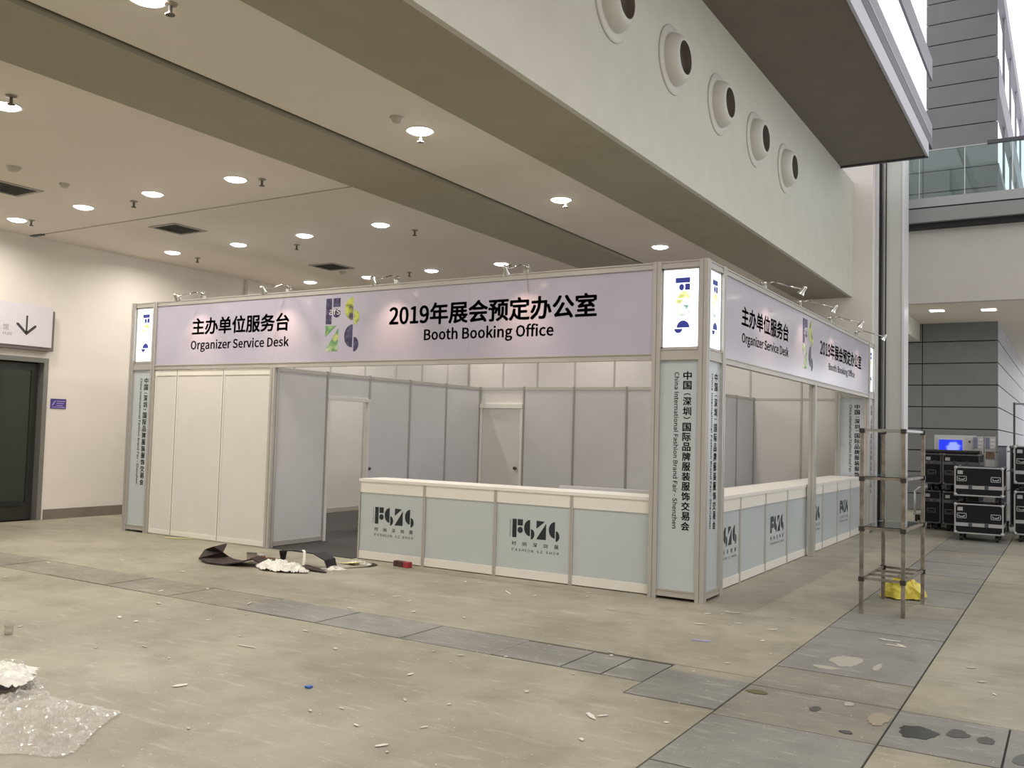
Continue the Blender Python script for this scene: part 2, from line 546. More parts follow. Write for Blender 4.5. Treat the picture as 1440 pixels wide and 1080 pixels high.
bal = struct('wall_balcony', mat('balcony_white', (0.50, 0.48, 0.45), .6, var=.02), (0.1, 9.2, 11.83, 12.0, 4.54, 6.08))
box('recess_soffit', BLACK, (0.1, 9.2, 11.62, 12.0, 6.08, 6.18), bal)
box('fascia', mat('balcony_fascia', (0.24, 0.245, 0.24), .5), (0.1, 9.2, 11.50, 12.0, 6.18, 6.46), bal)
box('shadow_line', BLACK, (0.1, 9.2, 11.53, 12.0, 6.46, 6.49), bal)
box('kerb', mat('balcony_kerb', (0.33, 0.34, 0.34), .4), (0.1, 9.2, 11.50, 12.0, 6.49, 6.68), bal)
box('balcony_deck', GREYB, (0.1, 9.2, 12.0, 15.5, 6.2, 6.5), bal)
GL = bpy.data.materials.new('rail_glass'); GL.use_nodes = True
nt = GL.node_tree; nt.nodes.clear()
out = nt.nodes.new('ShaderNodeOutputMaterial'); mx = nt.nodes.new('ShaderNodeMixShader')
tr = nt.nodes.new('ShaderNodeBsdfTransparent'); gl = nt.nodes.new('ShaderNodeBsdfGlossy'); fr = nt.nodes.new('ShaderNodeFresnel')
tr.inputs['Color'].default_value = (0.76, 0.85, 0.84, 1); gl.inputs['Roughness'].default_value = .03; fr.inputs['IOR'].default_value = 1.6
nt.links.new(fr.outputs[0], mx.inputs[0]); nt.links.new(tr.outputs[0], mx.inputs[1]); nt.links.new(gl.outputs[0], mx.inputs[2])
nt.links.new(mx.outputs[0], out.inputs['Surface'])
EDGE = mat('glass_edge', (0.75, 0.85, 0.84), .2, spec=.8)
px = [0.1, 0.45, 1.295, 2.15, 3.0, 3.85, 4.7, 5.55, 6.4, 7.25, 8.1, 9.1]
for a, b in zip(px[:-1], px[1:]):
    gp = box('glass_pane', GL, (a + .008, b - .008, 11.54, 11.552, 6.68, 7.66), bal)
    box('pane_edge', EDGE, (b - .010, b - .002, 11.538, 11.554, 6.68, 7.66), gp)
box('handrail', DARKG, (1.70, 9.1, 11.50, 11.58, 7.66, 7.73), bal)
box('handrail', mat('glass_cap', (0.35, 0.36, 0.36), .3, metal=.5), (0.1, 1.70, 11.53, 11.56, 7.66, 7.685), bal)
struct('ceiling_far', CEIL, (-1.3, 9.2, 12.0, 30, H - .02, H + .05))
struct('trim_far_beam', BULK, (-1.3, -0.06, 12.0, 15.5, 4.12, H - .02))
# enclosure outside the frame
struct('wall_right', WALLW, mb=MB().box(9.1, 9.3, -13.3, 30, 0, 1.0).box(9.1, 9.3, -13.3, 30, 12.5, 14.2).box(9.1, 9.3, -13.3, 1.0, 1.0, 12.5)
       .box(9.1, 9.3, 8.0, 8.4, 1, 12.5).box(9.1, 9.3, 14.4, 14.8, 1, 12.5).box(9.1, 9.3, 21, 21.4, 1, 12.5))
struct('wall_front', WALLW, (-11.3, 9.3, -13.5, -13.3, 0, 14.2))
struct('wall_far', WALLW, mb=MB().box(1.66, 9.3, 29.9, 30.1, 0, .5).box(8.7, 9.3, 29.9, 30.1, .5, 14.2).box(5.0, 5.3, 29.9, 30.1, .5, 14.2))
struct('ceiling_atrium', WALLW, (0.6, 9.3, -13.3, 17.0, 14.2, 14.4))

# ---- left door
d1 = struct('door_1', FRAME, mb=MB().box(WX - .16, WX + .015, -0.115, -0.04, 0, 2.55)
            .box(WX - .16, WX + .015, -2.36, -2.285, 0, 2.55).box(WX - .16, WX + .015, -2.36, -0.04, 2.55, 2.625))
box('inner_jamb', DARKG, (WX - .18, WX - .13, -0.135, -0.115, 0, 2.55), d1)
leaf = MB().box(WX - .17, WX - .12, -0.235, -0.135, 0.01, 2.53).box(WX - .17, WX - .12, -1.19, -1.10, 0.01, 2.53)
leaf.box(WX - .17, WX - .12, -1.10, -0.235, 0.01, .28).box(WX - .17, WX - .12, -1.10, -0.235, 2.42, 2.53)
leaf = leaf.build('door_leaf', mat('dark_door_metal', (0.045, 0.046, 0.041), .35, metal=.4), d1)
box('glass', GLASSD, (WX - .152, WX - .138, -1.10, -0.235, .28, 2.42), leaf)
box('kick_bar', BLACK, (WX - .12, WX - .10, -1.05, -0.33, .24, .31), leaf)
leaf2 = box('door_leaf', MATS['dark_door_metal'], (WX - .17, WX - .12, -2.28, -1.20, 0.01, 2.53), d1)
box('glass', GLASSD, (WX - .12, WX - .115, -2.18, -1.30, .28, 2.42), leaf2)
box('door_light_block', BLACK, (WX - .30, WX - .22, -2.6, 0.2, -.06, 2.7), d1)  # unseen black board added behind the door to stop light leaking in

# ---- hall direction sign
sg = thing('direction_sign', 'white hall sign box with black down arrow mounted over the dark door', 'sign')
box('sign_face', mat('sign_lavender', (0.66, 0.62, 0.68), .35), (WX + .13, WX + .15, -2.4, -0.095, 2.79, 3.45), sg, bevel=.004)
box('sign_box', mat('sign_brown', (0.17, 0.13, 0.13), .4), (WX + .0, WX + .13, -2.38, -0.045, 2.735, 3.39), sg, bevel=.004)
ar = MB()
n_ = (1, 0, 0); r_ = (0, 1, 0); u_ = (0, 0, 1); c_ = (WX + .15, 0, 0)
ar.prism([(-.536, 3.27), (-.508, 3.27), (-.508, 2.99), (-.536, 2.99)], c_, r_, u_, n_, .002)
ar.prism([(-.522, 2.955), (-.365, 3.095), (-.365, 3.125), (-.395, 3.125), (-.522, 3.01)], c_, r_, u_, n_, .002)
ar.prism([(-.522, 2.955), (-.522, 3.01), (-.655, 3.14), (-.69, 3.14), (-.69, 3.115)], c_, r_, u_, n_, .002)
ar.build('arrow', INK, sg)
L_ = Letters(c_, r_, u_, n_)
L_.add('馆', -.90, -.81, 3.01, 3.105).add('Hall', -.895, -.755, 2.935, 2.985)
L_.build('lettering', mat('sign_grey_ink', (0.22, 0.20, 0.22), .4), sg)
# small purple plate beside the door
pp = thing('wall_plate', 'small violet information plate on the white wall right of the dark door', 'sign')
box('plate', mat('violet', (0.075, 0.045, 0.25), .35), (WX, WX + .012, 0.03, 0.30, 1.815, 1.975), pp)
q = MB()
for k in range(3): q.box(WX + .012, WX + .0135, .13, .28 - .02 * k, 1.93 - k * .035, 1.942 - k * .035)
q.prism([(.05, 1.87), (.07, 1.865), (.115, 1.94), (.10, 1.945)], (WX + .012, 0, 0), r_, u_, n_, .0015)
q.box(WX + .012, WX + .0135, .05, .28, 1.832, 1.842)
q.build('markings', mat('violet_print', (0.40, 0.38, 0.68), .4), pp)

# ---- downlights
LIGHTS = [(-10.15, -1.25), (-8.47, -1.29), (-6.94, -1.33), (-5.40, -1.33), (-2.31, -4.86), (-10.10, 1.45), (-8.47, 1.46),
          (-6.94, 1.40), (-5.37, 1.33), (-2.32, -1.74), (-2.34, 1.20), (-2.32, 4.40), (-8.56, 4.8), (-6.96, 4.7), (-5.39, 4.63),
          (-10.1, -4.1), (-8.47, -4.1), (-6.94, -4.1), (-5.4, -4.1), (-2.32, -8.0), (-2.32, 7.6), (-10.1, 4.8),
          (-8.47, 7.9), (-5.4, 7.9), (-10.1, -7.2), (-7.7, -7.2), (-5.4, -7.2), (-8.5, -10.5), (-5.4, -10.5)]
names = {0: 'nearest the left wall in the row before the ceiling joint', 1: 'second from the left wall in the row before the ceiling joint',
         2: 'third from the left wall in the row before the ceiling joint', 3: 'fourth from the left wall, beside the olive ceiling beam',
         4: 'at the top edge of the picture beside a sprinkler', 5: 'beyond the ceiling joint next to the left wall',
         6: 'second from the left wall beyond the ceiling joint', 7: 'third from the left wall beyond the ceiling joint',
         8: 'beyond the ceiling joint beside the olive beam', 9: 'between the beams, next to the round detector',
         10: 'between the beams, midway above the booking office banner', 11: 'between the beams, low above the booth corner',
         12: 'leftmost just above the banner logo', 13: 'second of three low above the banner', 14: 'rightmost of the low row above the banner, by the olive beam'}
dl = bpy.data.lights.new('downlight_bulb', 'AREA'); dl.shape = 'DISK'; dl.size = 0.20; dl.energy = 26; dl.color = (1.0, 0.93, 0.84); dl.spread = math.radians(165)
def make_downlight(lab, grp):
    t = thing('ceiling_light', lab, 'ceiling light', grp)
    MB().lathe([(.115, .012), (.120, -.004), (.145, -.008), (.152, -.002), (.152, .004)], (0, 0, 0), (0, 0, 1), 28).build('trim_ring', mat('light_ring', (0.8, 0.79, 0.76), .4), t, True)
    MB().lathe([(.0, -.034), (.06, -.031), (.10, -.020), (.128, -.002)], (0, 0, 0), (0, 0, 1), 28).build('diffuser', EMIT, t)
    lo = bpy.data.objects.new('bulb', dl); COL.objects.link(lo); lo.parent = t; lo.location = (0, 0, -.045)
    return t
first = None
for i, (x, y) in enumerate(LIGHTS):
    lab = 'bright round ceiling downlight ' + names.get(i, 'further along the hall ceiling')
    if first is None:
        first = make_downlight(lab, 'round downlights in the hall ceiling'); first.location = (x, y, H)
    else:
        copy_tree(first, (x, y, H), lab)
# two square-ish lights under the balcony
for x, y, lab in ((0.60, 13.1, 'left one of two lamps in the low ceiling under the balcony'), (1.60, 13.3, 'right one of two lamps in the low ceiling under the balcony'),
                  (3.2, 13.3, 'lamp further right under the balcony, out of the picture')):
    t = thing('ceiling_light', lab, 'ceiling light', 'lamps under the balcony'); t.location = (x, y, H - .02)
    box('trim_frame', MATS['light_ring'], (-.16, .16, -.16, .16, -.008, .0), t)
    box('diffuser', EMIT, (-.135, .135, -.135, .135, -.014, -.008), t)
    lo = bpy.data.objects.new('bulb', dl.copy()); lo.data.energy = 9; COL.objects.link(lo); lo.parent = t; lo.location = (0, 0, -.04)

# ---- ceiling vents
def vent(x, y, lab):
    t = thing('ceiling_vent', lab, 'vent', 'square air vents in the hall ceiling'); t.location = (x, y, H)
    f = MB().box(-.30, .30, -.30, -.25, -.012, 0).box(-.30, .30, .25, .30, -.012, 0).box(-.30, -.25, -.25, .25, -.012, 0).box(.25, .30, -.25, .25, -.012, 0)
    f.build('frame', mat('vent_frame', (0.34, 0.31, 0.26), .5), t)
    box('backing', BLACK, (-.25, .25, -.25, .25, -.003, .0), t)
    for k in range(9):
        yy = -.225 + k * .05
        MB().prism([(-.25, 0), (.25, 0), (.25, .008), (-.25, .008)], (0, yy, -.012), (1, 0, 0), (0, .8, .6), (0, -.6, .8), .003).build('slat', VENTD, t)
vent(-8.40, 0.22, 'square slatted vent just beyond the ceiling joint')
vent(-8.43, 3.62, 'square slatted vent low above the organizer banner logo')
vent(-8.44, -2.36, 'square slatted vent at the left edge of the picture')

# ---- sprinklers
SPR = [(-2.23, -4.73, 'beside the topmost downlight'), (-5.08, -4.23, 'alone at the left edge near the olive beam'),
       (-7.51, -1.19, 'between the second and third downlights of the joint row'), (-5.10, -1.19, 'right of the downlight by the olive beam'),
       (-9.97, -1.14, 'right of the far left downlight'), (-10.1, 1.98, 'right of the vent by the wall'), (-7.57, 1.87, 'over the organizer lettering'),
       (-5.12, 1.81, 'right of the downlight above the booking lettering'), (-2.37, -1.66, 'just below the downlight between the beams'),
       (-2.31, 1.27, 'under the middle downlight between the beams'), (-7.45, 4.67, 'between two low downlights above the banner'),
       (-5.32, 4.77, 'right of the rightmost low downlight')]
def make_sprinkler():
    t = thing('sprinkler', '', 'sprinkler', 'ceiling sprinklers')
    MB().lathe([(.0, 0), (.05, 0), (.045, -.012), (.016, -.02)], (0, 0, 0), (0, 0, 1), 14).build('escutcheon', mat('sprinkler_plate', (0.30, 0.26, 0.2), .4, metal=.5), t)
    MB().cyl((0, 0, -.075), (0, 0, 0), .014, n=8).build('stem', VENTD, t)
    MB().cyl((0, 0, -.085), (0, 0, -.078), .034, n=10).build('deflector', VENTD, t)
    return t
sp = None
for x, y, lab in SPR:
    lab = 'small dark ceiling sprinkler ' + lab
    if sp is None: sp = make_sprinkler(); sp.location = (x, y, H); sp['label'] = lab
    else: copy_tree(sp, (x, y, H), lab)
# ---- detectors
for x, y, lab, rr in ((-7.40, -2.88, 'wide pale smoke detector near the left edge vent', .09), (-7.55, -2.15, 'small round smoke detector above the second downlight', .065),
                      (-2.28, -2.15, 'round smoke detector beside the downlight between the beams', .07), (-8.6, 4.1, 'flat round detector low above the banner', .07)):
    t = thing('smoke_detector', lab, 'smoke detector', 'detectors on the hall ceiling'); t.location = (x, y, H)
    MB().lathe([(.0, -.006), (rr, -.006), (rr, .0)], (0, 0, 0), (0, 0, 1), 20).build('base', mat('detector', (0.50, 0.47, 0.40), .5), t, True)
    MB().lathe([(.0, -.05), (rr * .55, -.048), (rr * .75, -.03), (rr * .8, -.006)], (0, 0, 0), (0, 0, 1), 20).build('head', mat('detector', (0, 0, 0)), t, True)

# ---- jet nozzles on the bulkhead
NZ = [(-0.88, 'nearest, cut by the top edge of the picture'), (0.685, 'second from the top edge'), (2.25, 'third, in the middle of the row'),
      (3.815, 'fourth, second from the far end'), (5.38, 'last at the far end of the row')]
nz = None
def make_nozzle():
    t = thing('air_nozzle', '', 'air nozzle', 'round jet nozzles on the bulkhead')
    MB().lathe([(.30, .0), (.385, .0), (.385, .012), (.375, .022), (.30, .03), (.292, .03)], (0, 0, 0), (1, 0, 0), 48).build('flange', mat('nozzle_paint', (0.60, 0.59, 0.54), .45), t, True)
    prof = [(.295, .03), (.292, .05), (.283, .08), (.268, .11), (.248, .138), (.222, .16), (.200, .172), (.190, .172), (.184, .165)]
    MB().lathe(prof, (0, 0, 0), (1, 0, 0), 48).build('bowl', mat('nozzle_paint', (0, 0, 0)), t, True, recalc=True)
    MB().lathe([(.184, .166), (.165, .10), (.15, .05), (.0, .05)], (0, 0, 0), (1, 0, 0), 40).build('throat', mat('throat', (0.11, 0.095, 0.08), .6), t, True)
    return t
for y, lab in NZ:
    lab = 'round bulkhead air nozzle, ' + lab
    if nz is None: nz = make_nozzle(); nz.location = (XB, y, 5.85); nz['label'] = lab
    else: copy_tree(nz, (XB, y, 5.85), lab)

# ================================================================== THE BOOTH
BH, BO = 3.427, 2.45
PW = 0.045      # half width of the big posts

struct('floor_carpet', CARPET, mb=MB().box(-8.9, -0.13, 0.12, 8.9, 0.0, 0.008).box(-5.95, -4.53, 0.0, 0.12, 0.0, 0.008))


def bigpost(mb, x, y, z0, z1, w=PW):
    """square system post with grooved faces"""
    g_ = .009
    for sx in (-1, 1):
        for sy in (-1, 1):
            mb.box(x + sx * g_ / 2, x + sx * w, y + sy * g_ / 2, y + sy * w, z0, z1)
    mb.box(x - w * .8, x + w * .8, y - w * .8, y + w * .8, z0, z1 - .004)
    return mb


CH = '中国（深圳）国际品牌服装服饰交易会'
EN = 'China International Fashion Brand Fair - Shenzhen'


def light_tower(x0, x1, y0, y1, label, faces):
    """x0<x1,y0<y1 post centres; faces: list of 'front','right','left','back'"""
    t = thing('light_tower', label, 'tower', 'lit poster towers at the booth corners')
    for x in (x0, x1):
        for y in (y0, y1):
            bigpost(MB(), x, y, 0, BH).build('post', ALU, t)
    F = {'front': ((x0, y0, 0), (1, 0, 0), (0, -1, 0), x1 - x0), 'right': ((x1, y0, 0), (0, 1, 0), (1, 0, 0), y1 - y0),
         'left': ((x0, y1, 0), (0, -1, 0), (-1, 0, 0), y1 - y0), 'back': ((x1, y1, 0), (-1, 0, 0), (0, 1, 0), x1 - x0)}
    for fn in ('front', 'right', 'left', 'back'):
        c, r, n, w = F[fn]
        c = Vector(c); r = Vector(r); n = Vector(n); u = Vector((0, 0, 1))
        a, b = PW, w - PW
        def slab_(name, m, z0, z1, d0, d1, inset=0):
            return MB().prism([(a + inset, z0), (b - inset, z0), (b - inset, z1), (a + inset, z1)], c + n * d0, r, u, n, d1 - d0).build(name, m, t)
        for nm, z0, z1 in (('bottom_rail', .03, .10), ('middle_rail', BO - .04, BO + .075), ('top_rail', BH - .075, BH - .005)):
            o = MB()
            o.prism([(a, z0), (b, z0), (b, z1), (a, z1)], c + n * .0, r, u, n, .030)
            o.prism([(a, z0), (b, z0), (b, z0 + .012), (a, z0 + .012)], c + n * .030, r, u, n, .008)
            o.prism([(a, z1 - .012), (b, z1 - .012), (b, z1), (a, z1)], c + n * .030, r, u, n, .008)
            o.build(nm, ALU, t)
        lit = fn in faces
        p = slab_('poster_panel', POST if lit else PANELW, .10, BO - .04, .0, .012)
        l = slab_('lightbox_panel', LBW if lit else PANELW, BO + .075, BH - .075, .0, .012, .018)
        bz = MB()
        for zz in (BO + .075, BH - .093):
            bz.prism([(a, zz), (b, zz), (b, zz + .018), (a, zz + .018)], c, r, u, n, .016)
        for aa in (a, b - .018):
            bz.prism([(aa, BO + .075), (aa + .018, BO + .075), (aa + .018, BH - .075), (aa, BH - .075)], c, r, u, n, .016)
        bz.build('lightbox_bezel', ALU, t)
        if lit:
            cc = c + n * .012
            Letters(cc, r, u, n).column(CH, w * .585, w * .755, 2.30, .69, .03).build('chinese_lettering', INK, p)
            Letters(cc, r, u, n).add(EN, w * .395, w * .495, .71, 2.285, .018, rot=1).build('english_lettering', INK, p)
            # pictorial mark, turned a quarter clockwise
            mk = {'F': LBN, 'S': LBY, 'Z': LBG, 's': LBN}
            z = 3.25; hh = .155
            for ch, st in (('F', .13), ('S', .15), ('Z', .15), ('s', .14)):
                mb = MB()
                for poly in glyph(ch.upper()):
                    P = [(w * .38 + b_ * hh, z - a_ * hh * 1.25) for a_, b_ in poly]
                    mb.prism(P, cc, r, u, n, .0015)
                mb.build('mark', mk[ch], l)
                z -= st
    return t


light_tower(-.5, 0, 0, .5, 'lit poster tower at the near corner between the two counters', ('front', 'right'))
light_tower(-9.0, -8.5, 0, .5, 'narrow lit poster tower at the far left end of the front', ('front', 'left'))
light_tower(-.5, 0, 8.5, 9.0, 'poster tower at the far right end behind the grey rack', ('front', 'right'))

for x, y, lab in ((-6.0, 0, 'tall aluminium post between the white panels and the carpeted entrance'), (0, 4.5, 'tall aluminium post halfway along the right counter')):
    t = thing('support_post', lab, 'post', 'posts carrying the banner beams')
    bigpost(MB(), x, y, 0, BO - .04).build('post', ALU, t)
    box('foot_plate', ALUD, (x - .05, x + .05, y - .05, y + .05, 0, .006), t)


def banner(label, right):
    t = thing('fascia_banner', label, 'banner', 'lavender banners over the counters')
    if not right:
        c = Vector((-8.5 + PW, 0, 0)); r = Vector((1, 0, 0)); n = Vector((0, -1, 0)); w = 8.0 - 2 * PW
    else:
        c = Vector((0, .5 + PW, 0)); r = Vector((0, 1, 0)); n = Vector((1, 0, 0)); w = 8.0 - 2 * PW
    u = Vector((0, 0, 1))
    for nm, z0, z1 in (('bottom_rail', BO - .04, BO + .03), ('top_rail', BH - .075, BH - .005)):
        o = MB()
        o.prism([(0, z0), (w, z0), (w, z1), (0, z1)], c - n * .03, r, u, n, .060)
        o.prism([(0, z0), (w, z0), (w, z0 + .014), (0, z0 + .014)], c + n * .030, r, u, n, .010)
        o.prism([(0, z1 - .014), (w, z1 - .014), (w, z1), (0, z1)], c + n * .030, r, u, n, .010)
        o.build(nm, ALU, t)
    cuts = [0, 2.45, 5.65 - PW, w] if not right else [0, 4.0 - PW, w]
    P = []
    for a, b in zip(cuts[:-1], cuts[1:]):
        P.append(MB().prism([(a + .001, BO + .03), (b - .001, BO + .03), (b - .001, BH - .075), (a + .001, BH - .075)], c + n * .012, r, u, n, .012).build('banner_panel', BANN, t))
        MB().prism([(a + .001, BO + .03), (b - .001, BO + .03), (b - .001, BH - .075), (a + .001, BH - .075)], c - n * .012, r, u, n, .006).build('back_panel', PANELW, t)
    cc = c + n * .024
    o = c.x if not right else c.y
    def X(v): return v - o
    Ls = Letters(cc, r, u, n)
    if not right:
        T = [('主办单位服务台', -7.67, -5.75, 2.905, 3.14, .034), ('Organizer Service Desk', -7.685, -5.74, 2.655, 2.825, .026),
             ('2019年展会预定办公室', -4.03, -1.20, 2.895, 3.15, .034), ('Booth Booking Office', -3.49, -1.72, 2.665, 2.845, .026)]
        lx, lz, lh = -5.09, 2.955, .335
    else:
        T = [('主办单位服务台', 1.12, 3.06, 2.885, 3.10, .034), ('Organizer Service Desk', 1.14, 3.07, 2.66, 2.81, .026),
             ('2019年展会预定办公室', 4.80, 7.80, 2.87, 3.10, .034), ('Booth Booking Office', 5.36, 7.25, 2.66, 2.80, .026)]
        lx, lz, lh = 3.80, 2.955, .335
    for k, (s_, a, b, z0, z1, bo) in enumerate(T):
        Letters(cc, r, u, n).add(s_, X(a), X(b), z0, z1, bo).build('chinese_lettering' if k % 2 == 0 else 'english_lettering', INK, t)
    for ch, dx, dz, m in (('F', 0, 0, NAVYP), ('S', .92, 0, LEAFY), ('Z', 0, -1.04, LEAFG), ('S', .92, -1.04, NAVYP)):
        mb = MB()
        for poly in glyph(ch):
            mb.prism([(X(lx) + (dx + a_ * 1.1) * lh, lz + (dz + b_) * lh) for a_, b_ in poly], cc, r, u, n, .0015)
        mb.build('logo_block', m, t)
    Lw = Letters(cc + n * .002, r, u, n)
    Lw.add('ars', X(lx) + .06, X(lx) + .24, lz + .12, lz + .19)
    Lw.build('white_script', PAPERW, t)
    return t


banner('long lavender banner over the front counter, reading booth booking office', False)
banner('glaring lavender banner over the right-hand counter, seen at a slant', True)


# ---- arm spotlights on the banners
def spot(p, d, label):
    """p: clamp point on top rail, d: outward direction"""
    t = thing('arm_spotlight', label, 'spotlight', 'arm spotlights clamped on the banner tops')
    t.location = p
    d = Vector(d)
    MB().box(-.03, .03, -.03, .03, -.023, .02, bevel=.004).build('clamp', CHROME, t)
    MB().sphere((0, 0, .045), .03, 12).build('knuckle', CHROME, t, True)
    pts = [Vector((0, 0, .04)), d * .12 + Vector((0, 0, .055)), d * .46 + Vector((0, 0, -.06))]
    MB().tube(pts, .009).build('arm', CHROME, t, True)
    e = pts[-1]
    aim = (Vector((0, 0, -.65)) - e + d * .05).normalized()
    MB().lathe([(.0, -.05), (.020, -.05), (.026, -.03), (.030, .02), (.045, .055), (.047, .06), (.04, .058), (.0, .03)], e, aim, 18).build('lamp_head', CHROME, t, True)
    MB().cyl(e + aim * .045, e + aim * .052, .036, n=16).build('lens', mat('spot_lens', (1, .9, .75), emit=9, ecol=(1, .86, .66)), t)
    ld = bpy.data.lights.new('spot_bulb', 'SPOT'); ld.energy = 15; ld.color = (1.0, .66, .46); ld.spot_size = math.radians(85); ld.spot_blend = 1.0
    ld.shadow_soft_size = .03
    lo = bpy.data.objects.new('bulb', ld); COL.objects.link(lo); lo.parent = t
    lo.location = e + aim * .08
    lo.rotation_mode = 'QUATERNION'; lo.rotation_quaternion = aim.to_track_quat('-Z', 'Y')


for x, lab in ((-7.50, 'leftmost, above the organizer lettering start'), (-5.80, 'above the end of the organizer lettering'),
               (-3.95, 'above the year 2019'), (-2.09, 'rightmost, above the booking office lettering')):
    spot((x, 0, BH + .02), (0, -1, 0), 'chrome arm spotlight on the front banner, ' + lab)
for y, lab in ((2.05, 'nearest the lit corner tower'), (3.70, 'second from the corner tower'), (5.5, 'third from the corner tower'), (7.45, 'farthest from the corner tower')):
    spot((0, y, BH + .02), (1, 0, 0), 'chrome arm spotlight on the right banner, ' + lab)


# ---- panel walls of the octagonal post system
def panel_wall(name, label, axis, fixed, cuts, z1, skip=(), mid=None, m=PANEL, group=None, cat='partition', z0=.02, pm=ALUD, wide=.02, bottom=.06):
    """axis 'x' or 'y': direction the wall runs; fixed: the other coordinate; cuts: module lines"""
    t = thing(name, label, cat, group)
    def B(name_, mm, a, b, z0_, z1_, hw):
        if axis == 'x': return box(name_, mm, (a, b, fixed - hw, fixed + hw, z0_, z1_), t)
        return box(name_, mm, (fixed - hw, fixed + hw, a, b, z0_, z1_), t)
    for i, (a, b) in enumerate(zip(cuts[:-1], cuts[1:])):
        a_, b_ = a + wide, b - wide
        B('top_rail', ALU, a_, b_, z1 - .05, z1, .016)
        if i in skip: continue
        B('bottom_rail', ALU, a_, b_, z0, z0 + bottom, .016)
        if mid:
            B('panel', m, a_, b_, z0 + bottom, mid - .02, .006)
            B('middle_rail', ALU, a_, b_, mid - .02, mid + .02, .014)
            B('panel', m, a_, b_, mid + .02, z1 - .05, .006)
        else:
            B('panel', m, a_, b_, z0 + bottom, z1 - .05, .006)
    for c in cuts:
        if axis == 'x': MB().cyl((c, fixed, 0), (c, fixed, z1 + .01), .024, n=8).build('post', pm, t)
        else: MB().cyl((fixed, c, 0), (fixed, c, z1 + .01), .024, n=8).build('post', pm, t)
    return t


# closed front bay, left of the entrance
fp = thing('front_partition', 'white panelled front bay between the left tower and the entrance post', 'partition')
fc = [-8.5 + PW, -7.96, -6.98, -6.0 - PW]
for a, b in zip(fc[:-1], fc[1:]):
    p = MB().box(a + .006, b - .006, -.012, .012, .02, BO - .05).build('panel', PANELW, fp)
    e = MB().box(a + .004, b - .004, -.022, .012, .015, .075).box(a + .004, b - .004, -.022, .012, BO - .13, BO - .05)
    e.box(a + .004, a + .03, -.020, .012, .02, BO - .05).box(b - .03, b - .004, -.020, .012, .02, BO - .05)
    e.build('panel_frame', CREAM, p)
for x in (-7.96, -6.98): box('seam_strip', mat('seam_dark', (.25, .24, .22), .5), (x - .0055, x + .0055, -.023, .016, .02, BO - .05), fp)

# storage side wall running back from the entrance post (x = -6)
w1 = panel_wall('side_partition', 'grey panel wall with doorway running back from the entrance post', 'y', -6.0, [.06, 1.02, 1.95, 2.95, 3.95, 4.98], 2.42, skip=(1,))
box('transom_panel', PANEL, (-6.006, -5.994, 1.04, 1.93, 2.07, 2.37), w1)
fr_ = MB().box(-6.03, -5.97, 1.02, 1.07, .0, 2.05).box(-6.03, -5.97, 1.90, 1.95, .0, 2.05).box(-6.035, -5.965, 1.02, 1.95, 2.02, 2.07)
fr_.build('door_frame', PANELW, w1)
# opened leaf turned far into the room
dv = Vector((-math.cos(math.radians(48)), math.sin(math.radians(48)), 0)); dn = Vector((dv.y, -dv.x, 0))
lf = MB().prism([(0, .02), (.84, .02), (.84, 2.01), (0, 2.01)], Vector((-6.0, 1.90, 0)), dv, (0, 0, 1), dn, .035).build('door_leaf', PANELW, w1)
kn = Vector((-6.0, 1.90, 1.02)) + dv * .06
MB().sphere(kn + dn * .075, .026, 12).cyl(kn, kn + dn * .07, .010).build('door_knob', mat('dark_brass', (0.12, .10, .08), .3, metal=.8), lf)

# back wall of the counter area (y = 5)
w2 = panel_wall('rear_partition', 'grey panel wall with closed white door behind the front counter', 'x', 5.0, [-5.98, -5.07, -4.08, -3.10, -2.2], 2.42, skip=(0,))
box('transom_panel', PANELW, (-5.96, -5.09, 4.994, 5.006, 2.12, 2.37), w2)
MB().box(-5.97, -5.92, 4.97, 5.03, 0, 2.06).box(-5.13, -5.08, 4.97, 5.03, 0, 2.06).box(-5.97, -5.08, 4.955, 5.03, 2.05, 2.12).build('door_frame', CREAM, w2)
lf = box('door_leaf', PANELW, (-5.915, -5.135, 4.985, 5.02, .02, 2.045), w2)
MB().sphere((-5.19, 4.93, 1.0), .032, 14).cyl((-5.19, 4.985, 1.0), (-5.19, 4.93, 1.0), .014).build('door_knob', MATS['dark_brass'], lf, True)
panel_wall('return_partition', 'grey panel wall running back from the rear wall end, behind the corner tower', 'y', -2.2, [5.02, 6.0, 7.0, 7.9, 8.96], 2.42)
# tall outer walls
panel_wall('tall_back_wall', 'tall pale panel wall along the far side of the booth', 'x', 9.0, [-8.96, -8.03, -7.12, -6.17, -5.22, -4.24, -3.26, -2.27, -1.28, -.56], BH, mid=2.40, m=PANELW, pm=ALU)
panel_wall('tall_left_wall', 'tall pale panel wall along the left side of the booth', 'y', -9.0, [.56, 1.45, 2.4, 3.35, 4.3, 5.3, 6.28, 7.19, 8.14, 8.96], BH, mid=2.40, m=PANELW, pm=ALU)

